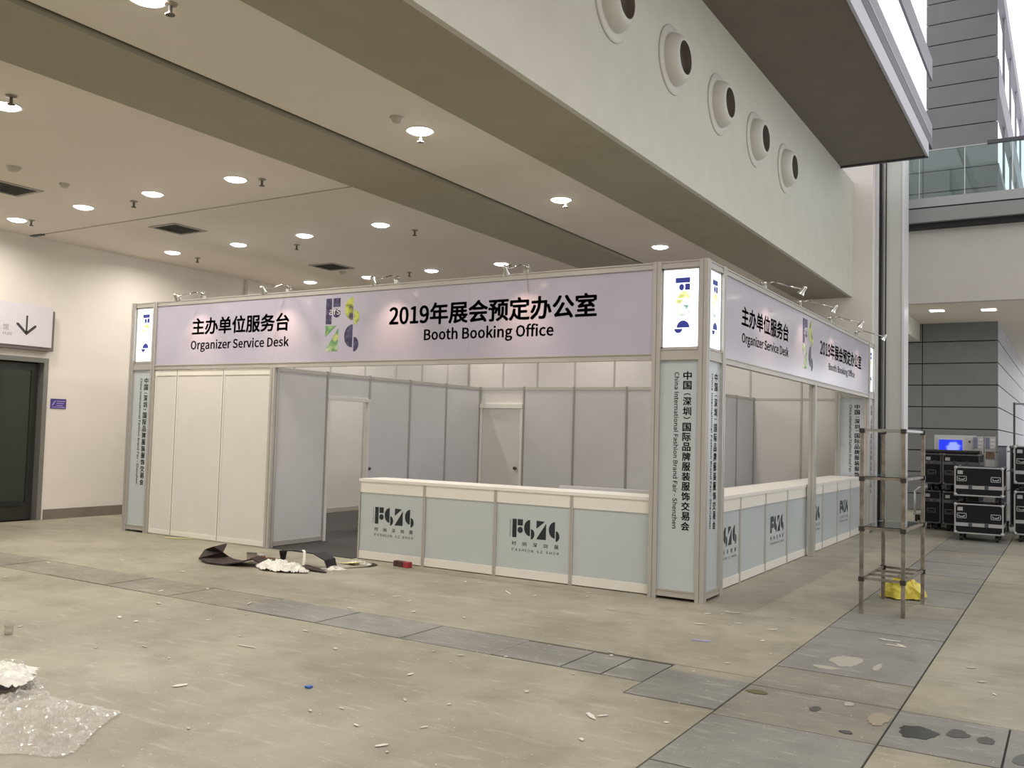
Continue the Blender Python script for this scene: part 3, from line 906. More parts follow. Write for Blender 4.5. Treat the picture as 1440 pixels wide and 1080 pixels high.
# ---- counters
def counter(axis, a, b, lab, logo, group, end=None):
    """axis 'x': front at y=.07 facing -y ; axis 'y': front at x=-.08 facing +x"""
    t = thing('service_counter', lab, 'counter', group)
    if axis == 'x':
        c = Vector((a, .08, 0)); r = Vector((1, 0, 0)); n = Vector((0, -1, 0))
    else:
        c = Vector((-.09, a, 0)); r = Vector((0, 1, 0)); n = Vector((1, 0, 0))
    t.location = c
    c = Vector((0, 0, 0))
    DP = .44 if axis == 'x' else .50
    u = Vector((0, 0, 1)); w = b - a
    def S(name, m, x0, x1, z0, z1, d0, d1, par=t):
        return MB().prism([(x0, z0), (x1, z0), (x1, z1), (x0, z1)], c + n * d0, r, u, n, d1 - d0).build(name, m, par)
    S('worktop', CREAM, -.0, w, .965, 1.0, -DP - .02, .022)
    S('upper_rail', CREAM, .02, w - .02, .83, .964, -.01, .012)
    pn = S('front_panel', BLUEP, .02, w - .02, .105, .83, -.008, .002)
    S('base_rail', CREAM, .02, w - .02, .01, .105, -.01, .010)
    S('side_post', ALU, -.0, .02, 0, .965, -.02, .016)
    S('side_post', ALU, w - .02, w, 0, .965, -.02, .016)
    S('back_panel', PANELW, .02, w - .02, .05, .96, -DP, -DP + .012)
    for x_ in (0.003, w - .013): S('end_panel', PANELW, x_, x_ + .010, .03, .96, -DP + .012, -.02)
    if logo:
        cc = c + n * .002
        lw = .60; x0 = w / 2 - lw / 2 + logo
        h = .205
        mb = MB(); logo_row(mb, cc, r, u, n, x0 + .03, .455, h); mb.build('logo_block', INKT, pn)
        L = Letters(cc, r, u, n)
        for k, ch in enumerate('时尚深圳展'):
            L.add(ch, x0 + .03 + k * .135, x0 + .085 + k * .135, .365, .412, .004)
        L.build('chinese_lettering', INKT, pn)
        L = Letters(cc, r, u, n)
        xx = x0 + .03
        for ch in 'FASHION SZ SHOW':
            if ch == ' ': xx += .028; continue
            ww = .012 if ch == 'I' else .028
            L.add(ch, xx, xx + (.006 if ch == 'I' else .026), .305, .334, .003)
            xx += ww + .0165
        L.add('FASHION SHENZHEN', x0 - .005, x0 + .010, .46, .655, 0, rot=1)
        L.build('english_lettering', INKT, pn)
    return t


FX = [-4.50, -3.48, -2.47, -1.49, -.55]
for i, (lab, lg) in enumerate((('blue-fronted counter with black logo beside the entrance', .02), ('plain counter unit between the two logo units of the front', 0),
                               ('front counter unit with black logo, third from the entrance', .01), ('plain counter unit against the corner tower', 0))):
    counter('x', FX[i] + .001, FX[i + 1] - .001, lab, lg, 'front row of counter units')
RY = [.55, 1.5, 2.5, 3.5, 4.5, 5.5, 6.5, 7.5, 8.45]
RL = ['with logo right beside the corner tower', 'plain, second from the corner tower', 'with logo, third from the corner tower', 'plain, just before the middle post',
      'with logo, just behind the middle post', 'plain, sixth from the corner tower', 'with the farthest logo, seventh from the corner tower', 'plain, last beside the far tower']
for i, lab in enumerate(RL):
    counter('y', RY[i] + .001, RY[i + 1] - .001, 'right-hand counter unit ' + lab, .03 if i == 0 else (.02 if i % 2 == 0 else 0), 'right row of counter units')
box('desk_upstand', PANEL, (-1.95, -.62, .62, .66, 0.0, 1.03)); tag(bpy.data.objects['desk_upstand'], 'low grey upstand standing behind the front counter near the corner tower', 'panel')

# ================================================================== RACK, CASES, SCREEN
rk = thing('shelf_rack', 'narrow rusty grey metal shelf rack standing open on the floor', 'rack')
RP = [(1.42, .483), (1.79, .48), (1.835, 1.43), (1.45, 1.48)]
for x, y in RP:
    MB().box(x - .017, x + .017, y - .017, y + .017, 0, 1.755).build('upright', STEEL, rk)
LV = [1.745, 1.285, .81, .335]
for k, z in enumerate(LV):
    o = MB()
    for (xa, ya), (xb, yb) in zip(RP, RP[1:] + RP[:1]):
        d = Vector((xb - xa, yb - ya, 0)).normalized(); nn = Vector((-d.y, d.x, 0))
        L0 = (Vector((xb, yb, 0)) - Vector((xa, ya, 0))).length
        o.prism([(0, -.012), (L0, -.012), (L0, .012), (0, .012)], Vector((xa, ya, z)) - nn * .01, d, (0, 0, 1), nn, .02)
    o.build('shelf_frame', STEEL if k > 0 else mat('rack_grey', (0.36, .35, .33), .35, metal=.6), rk)
    for (x, y) in RP: box('corner_bracket', mat('bracket_dark', (0.05, .045, .04), .5, metal=.4), (x - .024, x + .024, y - .024, y + .024, z - .028, z + .016), rk)
for z in LV[1:3]:
    MB().prism([(1.43, .50), (1.78, .50), (1.81, 1.41), (1.46, 1.46)], (0, 0, z + .013), (1, 0, 0), (0, 1, 0), (0, 0, 1), .006).build('shelf_plate', GL, rk)
MB().box(1.43, 1.81, .80, .83, .325, .345).box(1.43, 1.81, 1.12, 1.15, .325, .345).build('cross_bar', STEEL, rk)
MB().box(1.43, 1.80, .78, .80, .79, .80).box(1.43, 1.82, 1.10, 1.12, .79, .80).build('cross_bar', STEEL, rk)


def wrinkled(name, m, pts, z0, amp, seed, n=22, parent=None, dome=0.1, ex=1.6):
    """crumpled sheet filling polygon outline pts (x,y)"""
    rnd = random.Random(seed)
    cx = sum(p[0] for p in pts) / len(pts); cy = sum(p[1] for p in pts) / len(pts)
    bm = bmesh.new(); rings = []
    K = 10
    per = []
    for i in range(len(pts)):
        a = pts[i]; b = pts[(i + 1) % len(pts)]
        for s in range(n // len(pts) + 2):
            f = s / (n // len(pts) + 2); per.append((a[0] + (b[0] - a[0]) * f, a[1] + (b[1] - a[1]) * f))
    for k in range(1, K + 1):
        f = k / K; ring = []
        for j, (x, y) in enumerate(per):
            jx = (rnd.random() - .5) * amp * .8; jy = (rnd.random() - .5) * amp * .8
            z = z0 + max(0.003, dome * (1 - f ** ex) + (rnd.random() - .35) * amp * (1.1 - f * .8))
            ring.append(bm.verts.new((cx + (x - cx) * f + jx, cy + (y - cy) * f + jy, z)))
        rings.append(ring)
    cv = bm.verts.new((cx, cy, z0 + dome))
    m_ = len(per)
    for i in range(m_): bm.faces.new((cv, rings[0][i], rings[0][(i + 1) % m_]))
    for a, b in zip(rings[:-1], rings[1:]):
        for i in range(m_): bm.faces.new((a[i], b[i], b[(i + 1) % m_], a[(i + 1) % m_]))
    bmesh.ops.recalc_face_normals(bm, faces=bm.faces)
    me = bpy.data.meshes.new(name); bm.to_mesh(me); bm.free(); me.materials.append(m)
    o = bpy.data.objects.new(name, me); COL.objects.link(o)
    if parent: o.parent = parent
    return o


def crinkled(name, m, poly, z0, amp, seed, step=.03, freq=6.0, dome=0.0, edge=.0):
    """crumpled film over a polygon: irregular creased grid that rests on the floor"""
    rnd = random.Random(seed)
    def inside(x, y):
        c = False
        for i in range(len(poly)):
            x1, y1 = poly[i]; x2, y2 = poly[i - 1]
            if (y1 > y) != (y2 > y) and x < (x2 - x1) * (y - y1) / (y2 - y1) + x1: c = not c
        return c
    def dist(x, y):
        best = 9
        for i in range(len(poly)):
            a = Vector(poly[i]); b = Vector(poly[i - 1]); d = b - a
            t_ = max(0, min(1, (Vector((x, y)) - a).dot(d) / max(d.length_squared, 1e-9)))
            best = min(best, (a + d * t_ - Vector((x, y))).length)
        return best
    xs_ = [p[0] for p in poly]; ys_ = [p[1] for p in poly]
    nx = int((max(xs_) - min(xs_)) / step) + 2; ny = int((max(ys_) - min(ys_)) / step) + 2
    bm = bmesh.new(); V = {}
    def vert(i, j):
        if (i, j) not in V:
            x = min(xs_) + i * step + (rnd.random() - .5) * step * .6; y = min(ys_) + j * step + (rnd.random() - .5) * step * .6
            p = Vector((x * freq + seed, y * freq, seed * .7))
            h = 1 - abs(noise.noise(p)) * 2.2
            h = max(0, h) ** 3 + .35 * max(0, 1 - abs(noise.noise(p * 2.7)) * 2.6) ** 2 + .12 * rnd.random()
            dd = dist(x, y)
            V[(i, j)] = bm.verts.new((x, y, z0 + .004 + amp * h * min(1, .25 + dd / .15) + dome * min(1, dd / .12) ** .6))
        return V[(i, j)]
    for i in range(nx):
        for j in range(ny):
            x = min(xs_) + (i + .5) * step; y = min(ys_) + (j + .5) * step
            if inside(x, y):
                a, b, c, d = vert(i, j), vert(i + 1, j), vert(i + 1, j + 1), vert(i, j + 1)
                if (i + j) % 2: bm.faces.new((a, b, c)); bm.faces.new((a, c, d))
                else: bm.faces.new((a, b, d)); bm.faces.new((b, c, d))
    bmesh.ops.recalc_face_normals(bm, faces=bm.faces)
    me = bpy.data.meshes.new(name); bm.to_mesh(me); bm.free(); me.materials.append(m)
    o = bpy.data.objects.new(name, me); COL.objects.link(o)
    return o


yb = wrinkled('plastic_bag', mat('yellow_plastic', (0.80, 0.68, 0.10), .4, var=.15, vscale=12), [(1.40, 1.58), (1.60, 1.50), (1.80, 1.62), (1.82, 1.84), (1.60, 1.92), (1.42, 1.80)], .01, .055, 3, dome=.17, ex=5)
tag(yb, 'crumpled bright yellow plastic bag lying under the shelf rack', 'bag')


def flight_case(x0, x1, y0, y1, z0, z1, label, casters=True, lid=.30, group='black flight cases', handles=2, seam='low', trim=None):
    CASEM = trim or MATS['case_aluminium']
    t = thing('flight_case', label, 'case', group)
    t.location = (x0, y0, z0)
    w, d, h = x1 - x0, y1 - y0, z1 - z0
    box('body', CASEB, (.008, w - .008, .008, d - .008, .0, h), t)
    e = .022
    o = MB()
    for x in (0, w - e):
        for y in (0, d - e): o.box(x, x + e, y, y + e, 0, h)
    for z in (0, h - e):
        for y in (0, d - e): o.box(0, w, y, y + e, z, z + e)
        for x in (0, w - e): o.box(x, x + e, 0, d, z, z + e)
    o.build('edge_trim', CASEM, t)
    zs = h * (lid if seam == 'low' else 1 - lid)
    o = MB().box(0, w, -.004, .01, zs - .028, zs + .03).box(w - .01, w + .004, 0, d, zs - .028, zs + .03)
    o.build('lid_band', CASEM, t)
    for x in (.02, w - .02):
        for z in (.02, h - .02):
            for y in (.02, d - .02): MB().sphere((x, y, z), .032, 10).build('ball_corner', CASEM, t, True)
    hx = [.04, w - .19] if handles == 2 else [w / 2 - .08]
    for x in hx:
        zc = zs + (h - zs) * .42 if seam == 'low' else zs * .55
        f = MB().box(x, x + .15, -.008, .0, zc - .045, zc - .033).box(x, x + .15, -.008, .0, zc + .033, zc + .045).box(x, x + .012, -.008, .0, zc - .045, zc + .045).box(x + .138, x + .15, -.008, .0, zc - .045, zc + .045)
        f = f.build('handle_dish', CASEM, t)
        MB().tube([Vector((x + .03, -.012, zc + .01)), Vector((x + .04, -.026, zc - .014)), Vector((x + .11, -.026, zc - .014)), Vector((x + .12, -.012, zc + .01))], .008).build('handle_bar', CASEM, f, True)
    box('paper_label', mat('case_label', (0.42, .42, .42), .6), (.05, .13, -.004, .008, h - .125, h - .065), t)
    for x in (w * .33, w * .66):
        MB().box(x - .03, x + .03, -.010, .0, zs - .035, zs + .04, bevel=.004).build('latch', DARKG, t)
    if casters:
        for x in (.10, w - .10):
            for y in (.10, d - .10):
                c_o = MB().cyl((x - .022, y, -.075), (x + .022, y, -.075), .05, n=18).build('caster', RUBBER, t, False)
                MB().box(x - .03, x + .03, y - .03, y + .03, -.022, .0).box(x - .032, x - .026, y - .02, y + .02, -.08, -.02).box(x + .026, x + .032, y - .02, y + .02, -.08, -.02).build('caster_fork', DARKG, c_o)
    return t


TRD = mat('case_trim_dark', (0.13, 0.13, 0.14), 0.35, metal=0.5)
flight_case(1.415, 2.155, 8.5, 9.25, .126, .632, 'black flight case with silver edges, lower one of the front stack')
flight_case(1.415, 2.155, 8.5, 9.25, .758, 1.25, 'black flight case with silver edges, upper one of the front stack')
flight_case(.69, 1.01, 10.25, 11.0, .126, .74, 'lower case of the leftmost tall dark stack', handles=1, seam='high', trim=TRD)
flight_case(.70, 1.02, 10.25, 11.0, .866, 1.44, 'upper case of the leftmost tall dark stack', handles=1, seam='high', trim=TRD)
flight_case(1.05, 1.68, 10.1, 10.9, .126, .74, 'lower case of the dark stack just behind the front pair', handles=2, seam='high', trim=TRD)
flight_case(1.05, 1.68, 10.1, 10.9, .866, 1.44, 'upper case of the dark stack just behind the front pair', handles=2, seam='high', trim=TRD)
flight_case(2.28, 3.05, 9.0, 9.8, .126, .86, 'lower black case at the right edge of the picture', handles=2)
flight_case(2.28, 3.05, 9.0, 9.8, .986, 1.63, 'upper black case at the right edge of the picture', handles=2)
flight_case(2.14, 2.75, 10.6, 11.2, .126, 1.62, 'tall dark case standing behind the right hand stack', handles=1, seam='high', trim=TRD)

# black rolled mat on top of the left stacks
rm = MB().cyl((.72, 10.35, 1.478), (1.66, 10.35, 1.478), .036, n=16).build('rolled_mat', RUBBER)
tag(rm, 'black rolled mat lying along the tops of the dark cases', 'mat')
# small black gadget
gd = thing('radio_set', 'small dark radio set lying on the leftmost dark case', 'device')
MB().box(.70, .80, 10.5, 10.6, 1.446, 1.50, bevel=.006).build('body', mat('gadget_grey', (0.12, .12, .12), .5), gd)
MB().box(.82, .90, 10.5, 10.6, 1.446, 1.52, bevel=.006).build('pack', RUBBER, gd)

# information kiosk with blue screen
ks = thing('screen_kiosk', 'white kiosk with glowing blue screen behind the flight cases', 'kiosk')
box('kiosk_panel', mat('kiosk_white', (0.62, .62, .60), .4), (.78, 1.52, 11.22, 11.32, 0.0, 1.80), ks, bevel=.006)
box('screen_bezel', mat('bezel', (0.65, .66, .70), .3), (.84, 1.31, 11.205, 11.22, 1.40, 1.735), ks)
def screen_mat():
    m = bpy.data.materials.new('blue_screen'); m.use_nodes = True
    nt = m.node_tree; b = nt.nodes['Principled BSDF']
    tc = nt.nodes.new('ShaderNodeTexCoord'); mp = nt.nodes.new('ShaderNodeMapping')
    mp.inputs['Location'].default_value = (-1.12, 0, -2.05)
    mp.inputs['Scale'].default_value = (1, 0, 1.3)
    g2 = nt.nodes.new('ShaderNodeTexNoise'); g2.inputs['Scale'].default_value = 9
    ln = nt.nodes.new('ShaderNodeVectorMath'); ln.operation = 'LENGTH'
    nt.links.new(tc.outputs['Object'], mp.inputs['Vector']); nt.links.new(mp.outputs['Vector'], ln.inputs[0])
    nt.links.new(mp.outputs['Vector'], g2.inputs['Vector'])
    ad = nt.nodes.new('ShaderNodeMath'); ad.operation = 'MULTIPLY_ADD'; ad.inputs[1].default_value = -.18
    nt.links.new(g2.outputs['Fac'], ad.inputs[0]); nt.links.new(ln.outputs['Value'], ad.inputs[2])
    cr = nt.nodes.new('ShaderNodeValToRGB')
    cr.color_ramp.elements[0].position = 0.0; cr.color_ramp.elements[0].color = (.30, .38, .95, 1)
    cr.color_ramp.elements[1].position = .045; cr.color_ramp.elements[1].color = (.015, .04, .85, 1)
    nt.links.new(ad.outputs[0], cr.inputs['Fac'])
    b.inputs['Base Color'].default_value = (0, 0, 0, 1)
    nt.links.new(cr.outputs['Color'], b.inputs['Emission Color']); b.inputs['Emission Strength'].default_value = 1.1
    return m
box('screen', screen_mat(), (.865, 1.285, 11.20, 11.205, 1.425, 1.71), ks)
box('door_lock', RUBBER, (1.40, 1.425, 11.21, 11.22, 1.66, 1.70), ks)
# poster boards beside it
for k, x in enumerate((1.47, 1.68)):
    t = thing('poster_board', ('left' if k == 0 else 'right') + ' narrow info poster beside the blue screen kiosk', 'poster', 'info posters beside the kiosk')
    box('board', mat('poster_white', (0.50, .49, .47), .4), (x, x + .19, 11.14, 11.155, 0, 1.79), t)
    box('picture', mat('poster_blue_%d' % k, (.20, .22, .34), .4), (x + .015, x + .085, 11.132, 11.14, 1.55, 1.77), t)
    for j in range(3): box('text_block', mat('poster_grey', (.68, .69, .70), .5), (x + .10, x + .17, 11.134, 11.14, 1.56 + j * .07, 1.605 + j * .07), t)
    box('picture', mat('poster_brown_%d' % k, (.22, .15, .11), .4, var=.3, vscale=20), (x + .02, x + .17, 11.132, 11.14, 1.36, 1.50), t)
    box('text_block', mat('poster_grey', (0, 0, 0)), (x + .02, x + .17, 11.134, 11.14, 1.20, 1.33), t)
t = thing('info_stand', 'grey violet stand at the right end of the info posters', 'stand')
box('pillar_box', mat('stand_grey', (.26, .26, .33), .4), (1.92, 2.06, 11.0, 11.15, .2, 1.60), t)
box('top_cap', DARKG, (1.91, 2.07, 10.99, 11.16, 1.60, 1.62), t)
box('base_plate', DARKG, (1.88, 2.10, 10.96, 11.19, .0, .2), t)
# tall mast rails by the tower corner
t = thing('rail_stand', 'dark upright rail stand by the corner of the grey tower', 'stand')
for x in (2.05, 2.42):
    box('upright', DARKG, (x, x + .04, 13.5, 13.54, 0, 2.55), t)
box('top_bar', GREYB, (2.05, 2.46, 13.505, 13.535, 2.50, 2.54), t)
box('foot_bar', GREYB, (2.05, 2.46, 13.45, 13.59, 0, .05), t)
# hand truck handle behind the rack
t = thing('hand_truck', 'grey hand truck with curved handle behind the shelf rack', 'trolley')
MB().box(.30, .62, 11.9, 12.5, .14, .18, bevel=.01).build('deck', ALUD, t)
MB().tube([Vector((.32, 12.0, .18)), Vector((.32, 12.0, .62)), Vector((.40, 12.0, .70)), Vector((.62, 12.0, .74))], .018).build('handle', ALU, t, True)
for x in (.35, .57):
    for y in (12.0, 12.4): MB().cyl((x - .02, y, .07), (x + .02, y, .07), .07, n=16).build('wheel', RUBBER, t)

# ================================================================== LITTER
def strip(name, m, pts, width, thick, label=None, cat=None):
    """curved strip: pts list of (x,y,z) centre line, width along given side vector"""
    bm = bmesh.new(); A = []
    for i, p in enumerate(pts):
        p = Vector(p)
        a = Vector(pts[max(i - 1, 0)]); b = Vector(pts[min(i + 1, len(pts) - 1)])
        d = (b - a); d.normalize()
        s_ = Vector((-d.y, d.x, 0)); 
        if s_.length < .1: s_ = Vector((0, 1, 0))
        s_.normalize(); up = d.cross(s_); 
        if up.z < 0 and abs(d.z) < .9: up = -up
        w = width[i] / 2 if isinstance(width, (list, tuple)) else width / 2
        A.append([bm.verts.new(p + s_ * w), bm.verts.new(p - s_ * w), bm.verts.new(p - s_ * w + up * thick), bm.verts.new(p + s_ * w + up * thick)])
    for a, b in zip(A[:-1], A[1:]):
        for k in range(4): bm.faces.new((a[k], a[(k + 1) % 4], b[(k + 1) % 4], b[k]))
    bm.faces.new(A[0]); bm.faces.new(A[-1][::-1])
    bmesh.ops.recalc_face_normals(bm, faces=bm.faces)
    me = bpy.data.meshes.new(name); bm.to_mesh(me); bm.free(); me.materials.append(m)
    o = bpy.data.objects.new(name, me); COL.objects.link(o)
    if label: tag(o, label, cat)
    return o


DKB = mat('dark_brown_carpet', (0.040, 0.028, 0.024), .85, var=.3, vscale=30)
strip('carpet_offcut', DKB, [(-5.62, -1.12, .17), (-5.70, -1.15, .10), (-5.62, -1.22, .03), (-5.45, -1.26, .012), (-5.25, -1.25, .008), (-5.05, -1.20, .05), (-4.98, -1.16, .09), (-4.92, -1.12, .05), (-4.82, -1.08, .012), (-4.60, -1.04, .008)],
      [.30, .32, .36, .38, .36, .32, .30, .26, .24, .22], .012, 'dark brown curled carpet offcut lying before the entrance post', 'carpet')
strip('carpet_offcut', mat('dark_board', (0.022, .016, .024), .7), [(-4.92, -.78, .01), (-4.90, -.80, .14), (-4.65, -.80, .17), (-4.35, -.78, .16), (-4.20, -.76, .10), (-4.16, -.76, .01)], [.05, .12, .16, .2, .2, .16], .012,
      'black folded carpet offcut standing up behind the white plastic', 'carpet')
strip('carpet_offcut', DKB, [(-4.42, -.98, .03), (-4.22, -1.00, .02), (-3.98, -1.05, .006)], [.16, .14, .03], .008, 'pointed dark brown carpet scrap right of the white plastic', 'carpet')
strip('carpet_strip', DKB, [(-4.10, -.80, .006), (-3.98, -.55, .006), (-3.92, -.38, .006), (-3.95, -.25, .006), (-4.05, -.16, .006)], [.012, .015, .03, .07, .02], .006, 'thin dark carpet strip curving towards the counter', 'carpet')
wp = crinkled('plastic_wrap', mat('white_plastic', (0.78, .77, .72), .35, var=.1, vscale=20), [(-4.90, -1.24), (-4.66, -1.38), (-4.32, -1.35), (-4.10, -1.20), (-4.28, -1.06), (-4.55, -1.04), (-4.78, -1.10)], .0, .045, 5, step=.018, freq=13, dome=.07)
tag(wp, 'crumpled heap of white plastic wrap before the booth entrance', 'wrap')
wp = wrinkled('plastic_wrap', MATS['white_plastic'], [(-4.25, -.85), (-4.05, -.88), (-3.95, -.72), (-4.15, -.66)], .0, .03, 8, n=20, dome=.03)
tag(wp, 'small white plastic scrap right of the wrap heap', 'wrap')
wp = wrinkled('plastic_wrap', MATS['white_plastic'], [(-4.35, -.32), (-4.15, -.36), (-4.0, -.25), (-4.2, -.16)], .0, .04, 9, n=20, dome=.03)
tag(wp, 'small white plastic wad on the edge of the entrance carpet', 'wrap')
strip('tape_strip', PAPERW, [(-4.52, -.86, .19), (-4.46, -.90, .18), (-4.42, -.94, .10), (-4.41, -.97, .02)], .03, .003, 'white tape strip hanging over the black folded offcut', 'tape')
# paper cup and small box near the offcut
cp = thing('paper_cup', 'brown and white paper cup standing on the carpet offcut', 'cup')
MB().lathe([(.0, 0), (.032, 0), (.042, .12), (.040, .12), (.031, .006), (.0, .006)], (0, 0, 0), (0, 0, 1), 20).build('cup', mat('cup_brown', (.25, .11, .07), .5), cp, True)
MB().lathe([(.0425, .09), (.0435, .12), (.0435, .125)], (0, 0, 0), (0, 0, 1), 20).build('rim_band', PAPERW, cp, True)
cp.location = (-5.02, -1.02, .01)
cp2 = thing('carton', 'small opened white carton beside the paper cup', 'carton')
MB().box(-.06, .06, -.04, .04, 0, .07).build('box', mat('carton_beige', (.55, .48, .38), .7), cp2)
MB().prism([(-.06, 0), (.06, 0), (.08, .06), (-.05, .06)], (0, -.04, .07), (1, 0, 0), (0, -.8, .6), (0, .6, .8), .002).build('flap', PAPERW, cp2)
cp2.location = (-5.22, -.98, .02); cp2.rotation_euler = (0, 0, .5)
bx = box('cardboard_scrap', mat('card_brown', (.16, .10, .06), .8), (-5.28, -5.04, -.72, -.66, 0, .02)); tag(bx, 'narrow brown cardboard scrap lying before the white front panels', 'scrap')
# red carton at the counter foot
rb = thing('small_carton', 'small dark red carton lying at the foot of the logo counter', 'carton')
MB().box(-.13, .04, -.035, .035, 0, .065, bevel=.003).build('box', mat('carton_dark', (.07, .025, .02), .5, var=.5, vscale=40), rb)
MB().box(.04, .12, -.036, .036, 0, .066, bevel=.003).build('end_flap', mat('carton_red', (.36, .03, .04), .5), rb)
rb.location = (-3.64, -.10, 0); rb.rotation_euler = (0, 0, -.15)
yp = strip('paper_scrap', mat('yellow_paper', (.80, .74, .28), .7), [(-4.38, -.40, .004), (-4.22, -.36, .02), (-4.12, -.38, .03)], [.02, .09, .15], .003, 'pale yellow paper scrap beside the entrance counter', 'paper')
yp = strip('tape_strip', MATS['yellow_paper'], [(-7.85, -.20, .006), (-7.65, -.16, .006), (-7.50, -.10, .012), (-7.44, -.05, .01)], [.03, .06, .03, .01], .004, 'crinkled yellow tape at the foot of the white front panels', 'tape')
bb = MB().box(-.965, -.925, -4.47, -4.43, 0, .014, bevel=.005).build('bottle_cap', mat('blue_plastic', (.02, .12, .42), .4)); tag(bb, 'small blue plastic piece on the bare floor in front', 'cap')
bb = strip('tape_strip', mat('lilac_tape', (.38, .36, .62), .5), [(.52, -1.62, .002), (.66, -1.60, .002)], .035, .003, 'short lilac tape piece on the floor before the corner tower', 'tape')
# crushed clear cup at left
cc_ = MB().lathe([(.0, 0), (.030, 0), (.034, .03), (.030, .05), (.038, .075), (.036, .075)], (-3.74, -4.76, .0), (0, 0, 1), 12).build('clear_cup', mat('cloudy_plastic', (.55, .52, .45), .3, alpha=.6), None, False)
tag(cc_, 'small cloudy plastic cup near the left edge of the picture', 'cup')
# clear plastic sheet
CLR = bpy.data.materials.new('clear_film'); CLR.use_nodes = True
nt = CLR.node_tree; nt.nodes.clear()
out = nt.nodes.new('ShaderNodeOutputMaterial'); mx = nt.nodes.new('ShaderNodeMixShader'); mx.inputs[0].default_value = .36
tr = nt.nodes.new('ShaderNodeBsdfTransparent'); pb = nt.nodes.new('ShaderNodeBsdfPrincipled')
pb.inputs['Base Color'].default_value = (.85, .82, .77, 1); pb.inputs['Roughness'].default_value = .12; pb.inputs['Specular IOR Level'].default_value = 1.0
nt.links.new(tr.outputs[0], mx.inputs[1]); nt.links.new(pb.outputs[0], mx.inputs[2]); nt.links.new(mx.outputs[0], out.inputs['Surface'])
ps = crinkled('plastic_sheet', CLR, [(-2.95, -5.12), (-2.43, -5.33), (-1.95, -5.52), (-1.58, -5.455), (-1.40, -5.445), (-1.275, -5.673), (-1.07, -5.927), (-1.02, -6.04),
                                     (-1.22, -6.12), (-1.45, -6.30), (-2.4, -6.6), (-3.3, -6.2), (-3.4, -5.4)], .0, .045, 12, step=.014, freq=8)
tag(ps, 'large sheet of clear crinkled plastic film on the floor at lower left', 'sheet')
w_ = crinkled('plastic_wad', MATS['white_plastic'], [(-2.62, -5.42), (-2.40, -5.34), (-2.16, -5.52), (-2.12, -5.64), (-2.35, -5.78), (-2.6, -5.7)], .055, .045, 14, step=.022, freq=12, dome=.05)
tag(w_, 'white plastic wad lying on the clear film at the left edge', 'wrap')
w_ = strip('tape_strip', RUBBER, [(-2.42, -5.78, .06), (-2.30, -5.76, .09), (-2.16, -5.66, .055)], [.04, .07, .04], .01, 'black tape piece under the white wad at the left edge', 'tape')
# oil stains on the plates
OIL = mat('oil_stain', (0.035, .036, .034), .3)
def stain(x, y, rx, ry, lab, seed, m=OIL, z=.0035):
    rnd = random.Random(seed); P = []
    for k in range(26):
        a = 2 * PI * k / 26; q_ = 1 + (rnd.random() - .5) * .26 + .07 * math.sin(3 * a + seed)
        P.append((x + rx * q_ * math.cos(a), y + ry * q_ * math.sin(a)))
    o = MB().prism(P, (0, 0, z - .001), (1, 0, 0), (0, 1, 0), (0, 0, 1), .001).build('floor_stain', m); o.parent = floor
    return o
stain(2.39, -3.06, .10, .125, '', 1); stain(2.585, -2.95, .055, .085, '', 2, mat('oil_faint', (.075, .075, .07), .4)); stain(2.73, -2.98, .045, .07, '', 3, mat('oil_faint', (0, 0, 0)))
stain(2.92, -3.22, .05, .10, '', 4, mat('oil_pale', (.12, .12, .11), .5))
stain(1.70, -1.58, .11, .17, '', 5, mat('pale_patch', (.40, .385, .33), .7)); stain(1.62, -1.86, .09, .05, '', 6, MATS['pale_patch']); stain(1.93, -1.62, .025, .12, '', 16, MATS['pale_patch'])
stain(1.95, -2.72, .03, .05, '', 8, MATS['pale_patch']); stain(2.16, -2.93, .06, .14, '', 12, mat('rust_patch', (.31, .27, .205), .7))
stain(1.40, -2.80, .07, .045, '', 9, mat('moss', (.13, .13, .06), .9)); stain(2.05, -3.30, .035, .03, '', 10, MATS['oil_faint']); stain(1.80, -2.95, .03, .06, '', 11, MATS['oil_faint'])
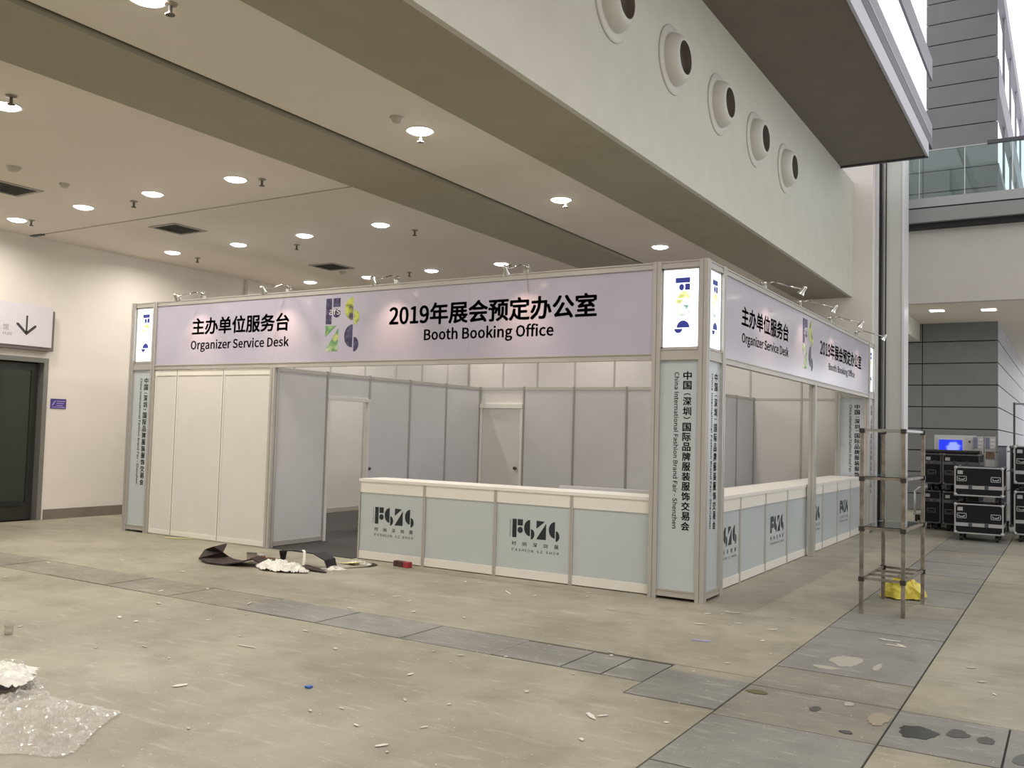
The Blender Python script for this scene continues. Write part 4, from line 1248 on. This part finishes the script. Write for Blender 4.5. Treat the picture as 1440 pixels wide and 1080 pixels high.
# paper and plaster crumbs scattered over the floor
rnd = random.Random(21)
spots = [(-6.9, -1.6), (-7.3, -1.3), (-6.4, -1.9), (-5.9, -2.2), (-5.2, -2.0), (-2.30, -.45), (-2.45, -.52), (-1.02, -.45), (-1.45, -.75), (-.55, -.9), (.25, -.5), (.45, -.3),
         (.62, -.75), (.95, -.2), (.35, -1.0), (1.0, -2.2), (-1.9, -2.15), (-1.5, -3.6), (-3.0, -3.5), (-2.35, -3.75), (-2.1, -3.3), (-3.9, -3.3), (-3.4, -3.9), (.2, -3.7),
         (.75, -3.9), (-.3, -4.3), (.1, -5.0), (-.9, -5.4), (-1.6, -4.9), (2.6, -1.6), (2.7, -1.9), (2.5, -1.2), (-4.4, -2.9), (-6.2, -3.4), (.9, -4.3), (-.6, -3.4), (1.0, -1.3), (1.8, -.6), (1.95, -.75)]
for i in range(70):
    spots.append((rnd.uniform(-7, 1.2), rnd.uniform(-6.0, -.2)))
pm = [mat('paper_scrap_a', (0.72, .70, .63), .8), mat('paper_scrap_b', (0.55, .53, .46), .8)]
for i, (x, y) in enumerate(spots):
    s_ = rnd.uniform(.006, .017) * (1.5 if i < 40 else 1)
    k = rnd.choice((5, 6, 7)); a0 = rnd.uniform(0, 6); el = rnd.uniform(1, 4.0); th = rnd.uniform(0, PI)
    P = []
    for j in range(k):
        a = a0 + 2 * PI * j / k; q_ = rnd.uniform(.6, 1.1)
        u_x = s_ * q_ * math.cos(a) * el; u_y = s_ * q_ * math.sin(a)
        P.append((u_x * math.cos(th) - u_y * math.sin(th), u_x * math.sin(th) + u_y * math.cos(th)))
    o = MB().prism(P, (0, 0, 0), (1, 0, 0), (0, 1, 0), (0, 0, 1), .003).build('paper_crumb', pm[i % 2])
    o.location = (x, y, .004)
    tag(o, 'tiny whitish paper crumb scattered on the worn floor before the booth', 'crumb', 'paper crumbs on the floor')
for k, (x, y, a, l, lab) in enumerate(((-1.75, -.78, -.75, .20, 'thin white stick on the floor before the plain counter'), (1.86, -.62, .1, .14, 'upper of two thin pale sticks near the rack'), (1.93, -.80, -.1, .15, 'lower of two thin pale sticks near the rack'),
                                      (-2.05, -3.95, .1, .17, 'pale paper sliver on the floor left of the middle'))):
    o = MB().box(-l / 2, l / 2, -.006, .006, 0, .005).build('stick', pm[0]); o.location = (x, y, .004); o.rotation_euler = (0, 0, a)
    tag(o, lab, 'stick')
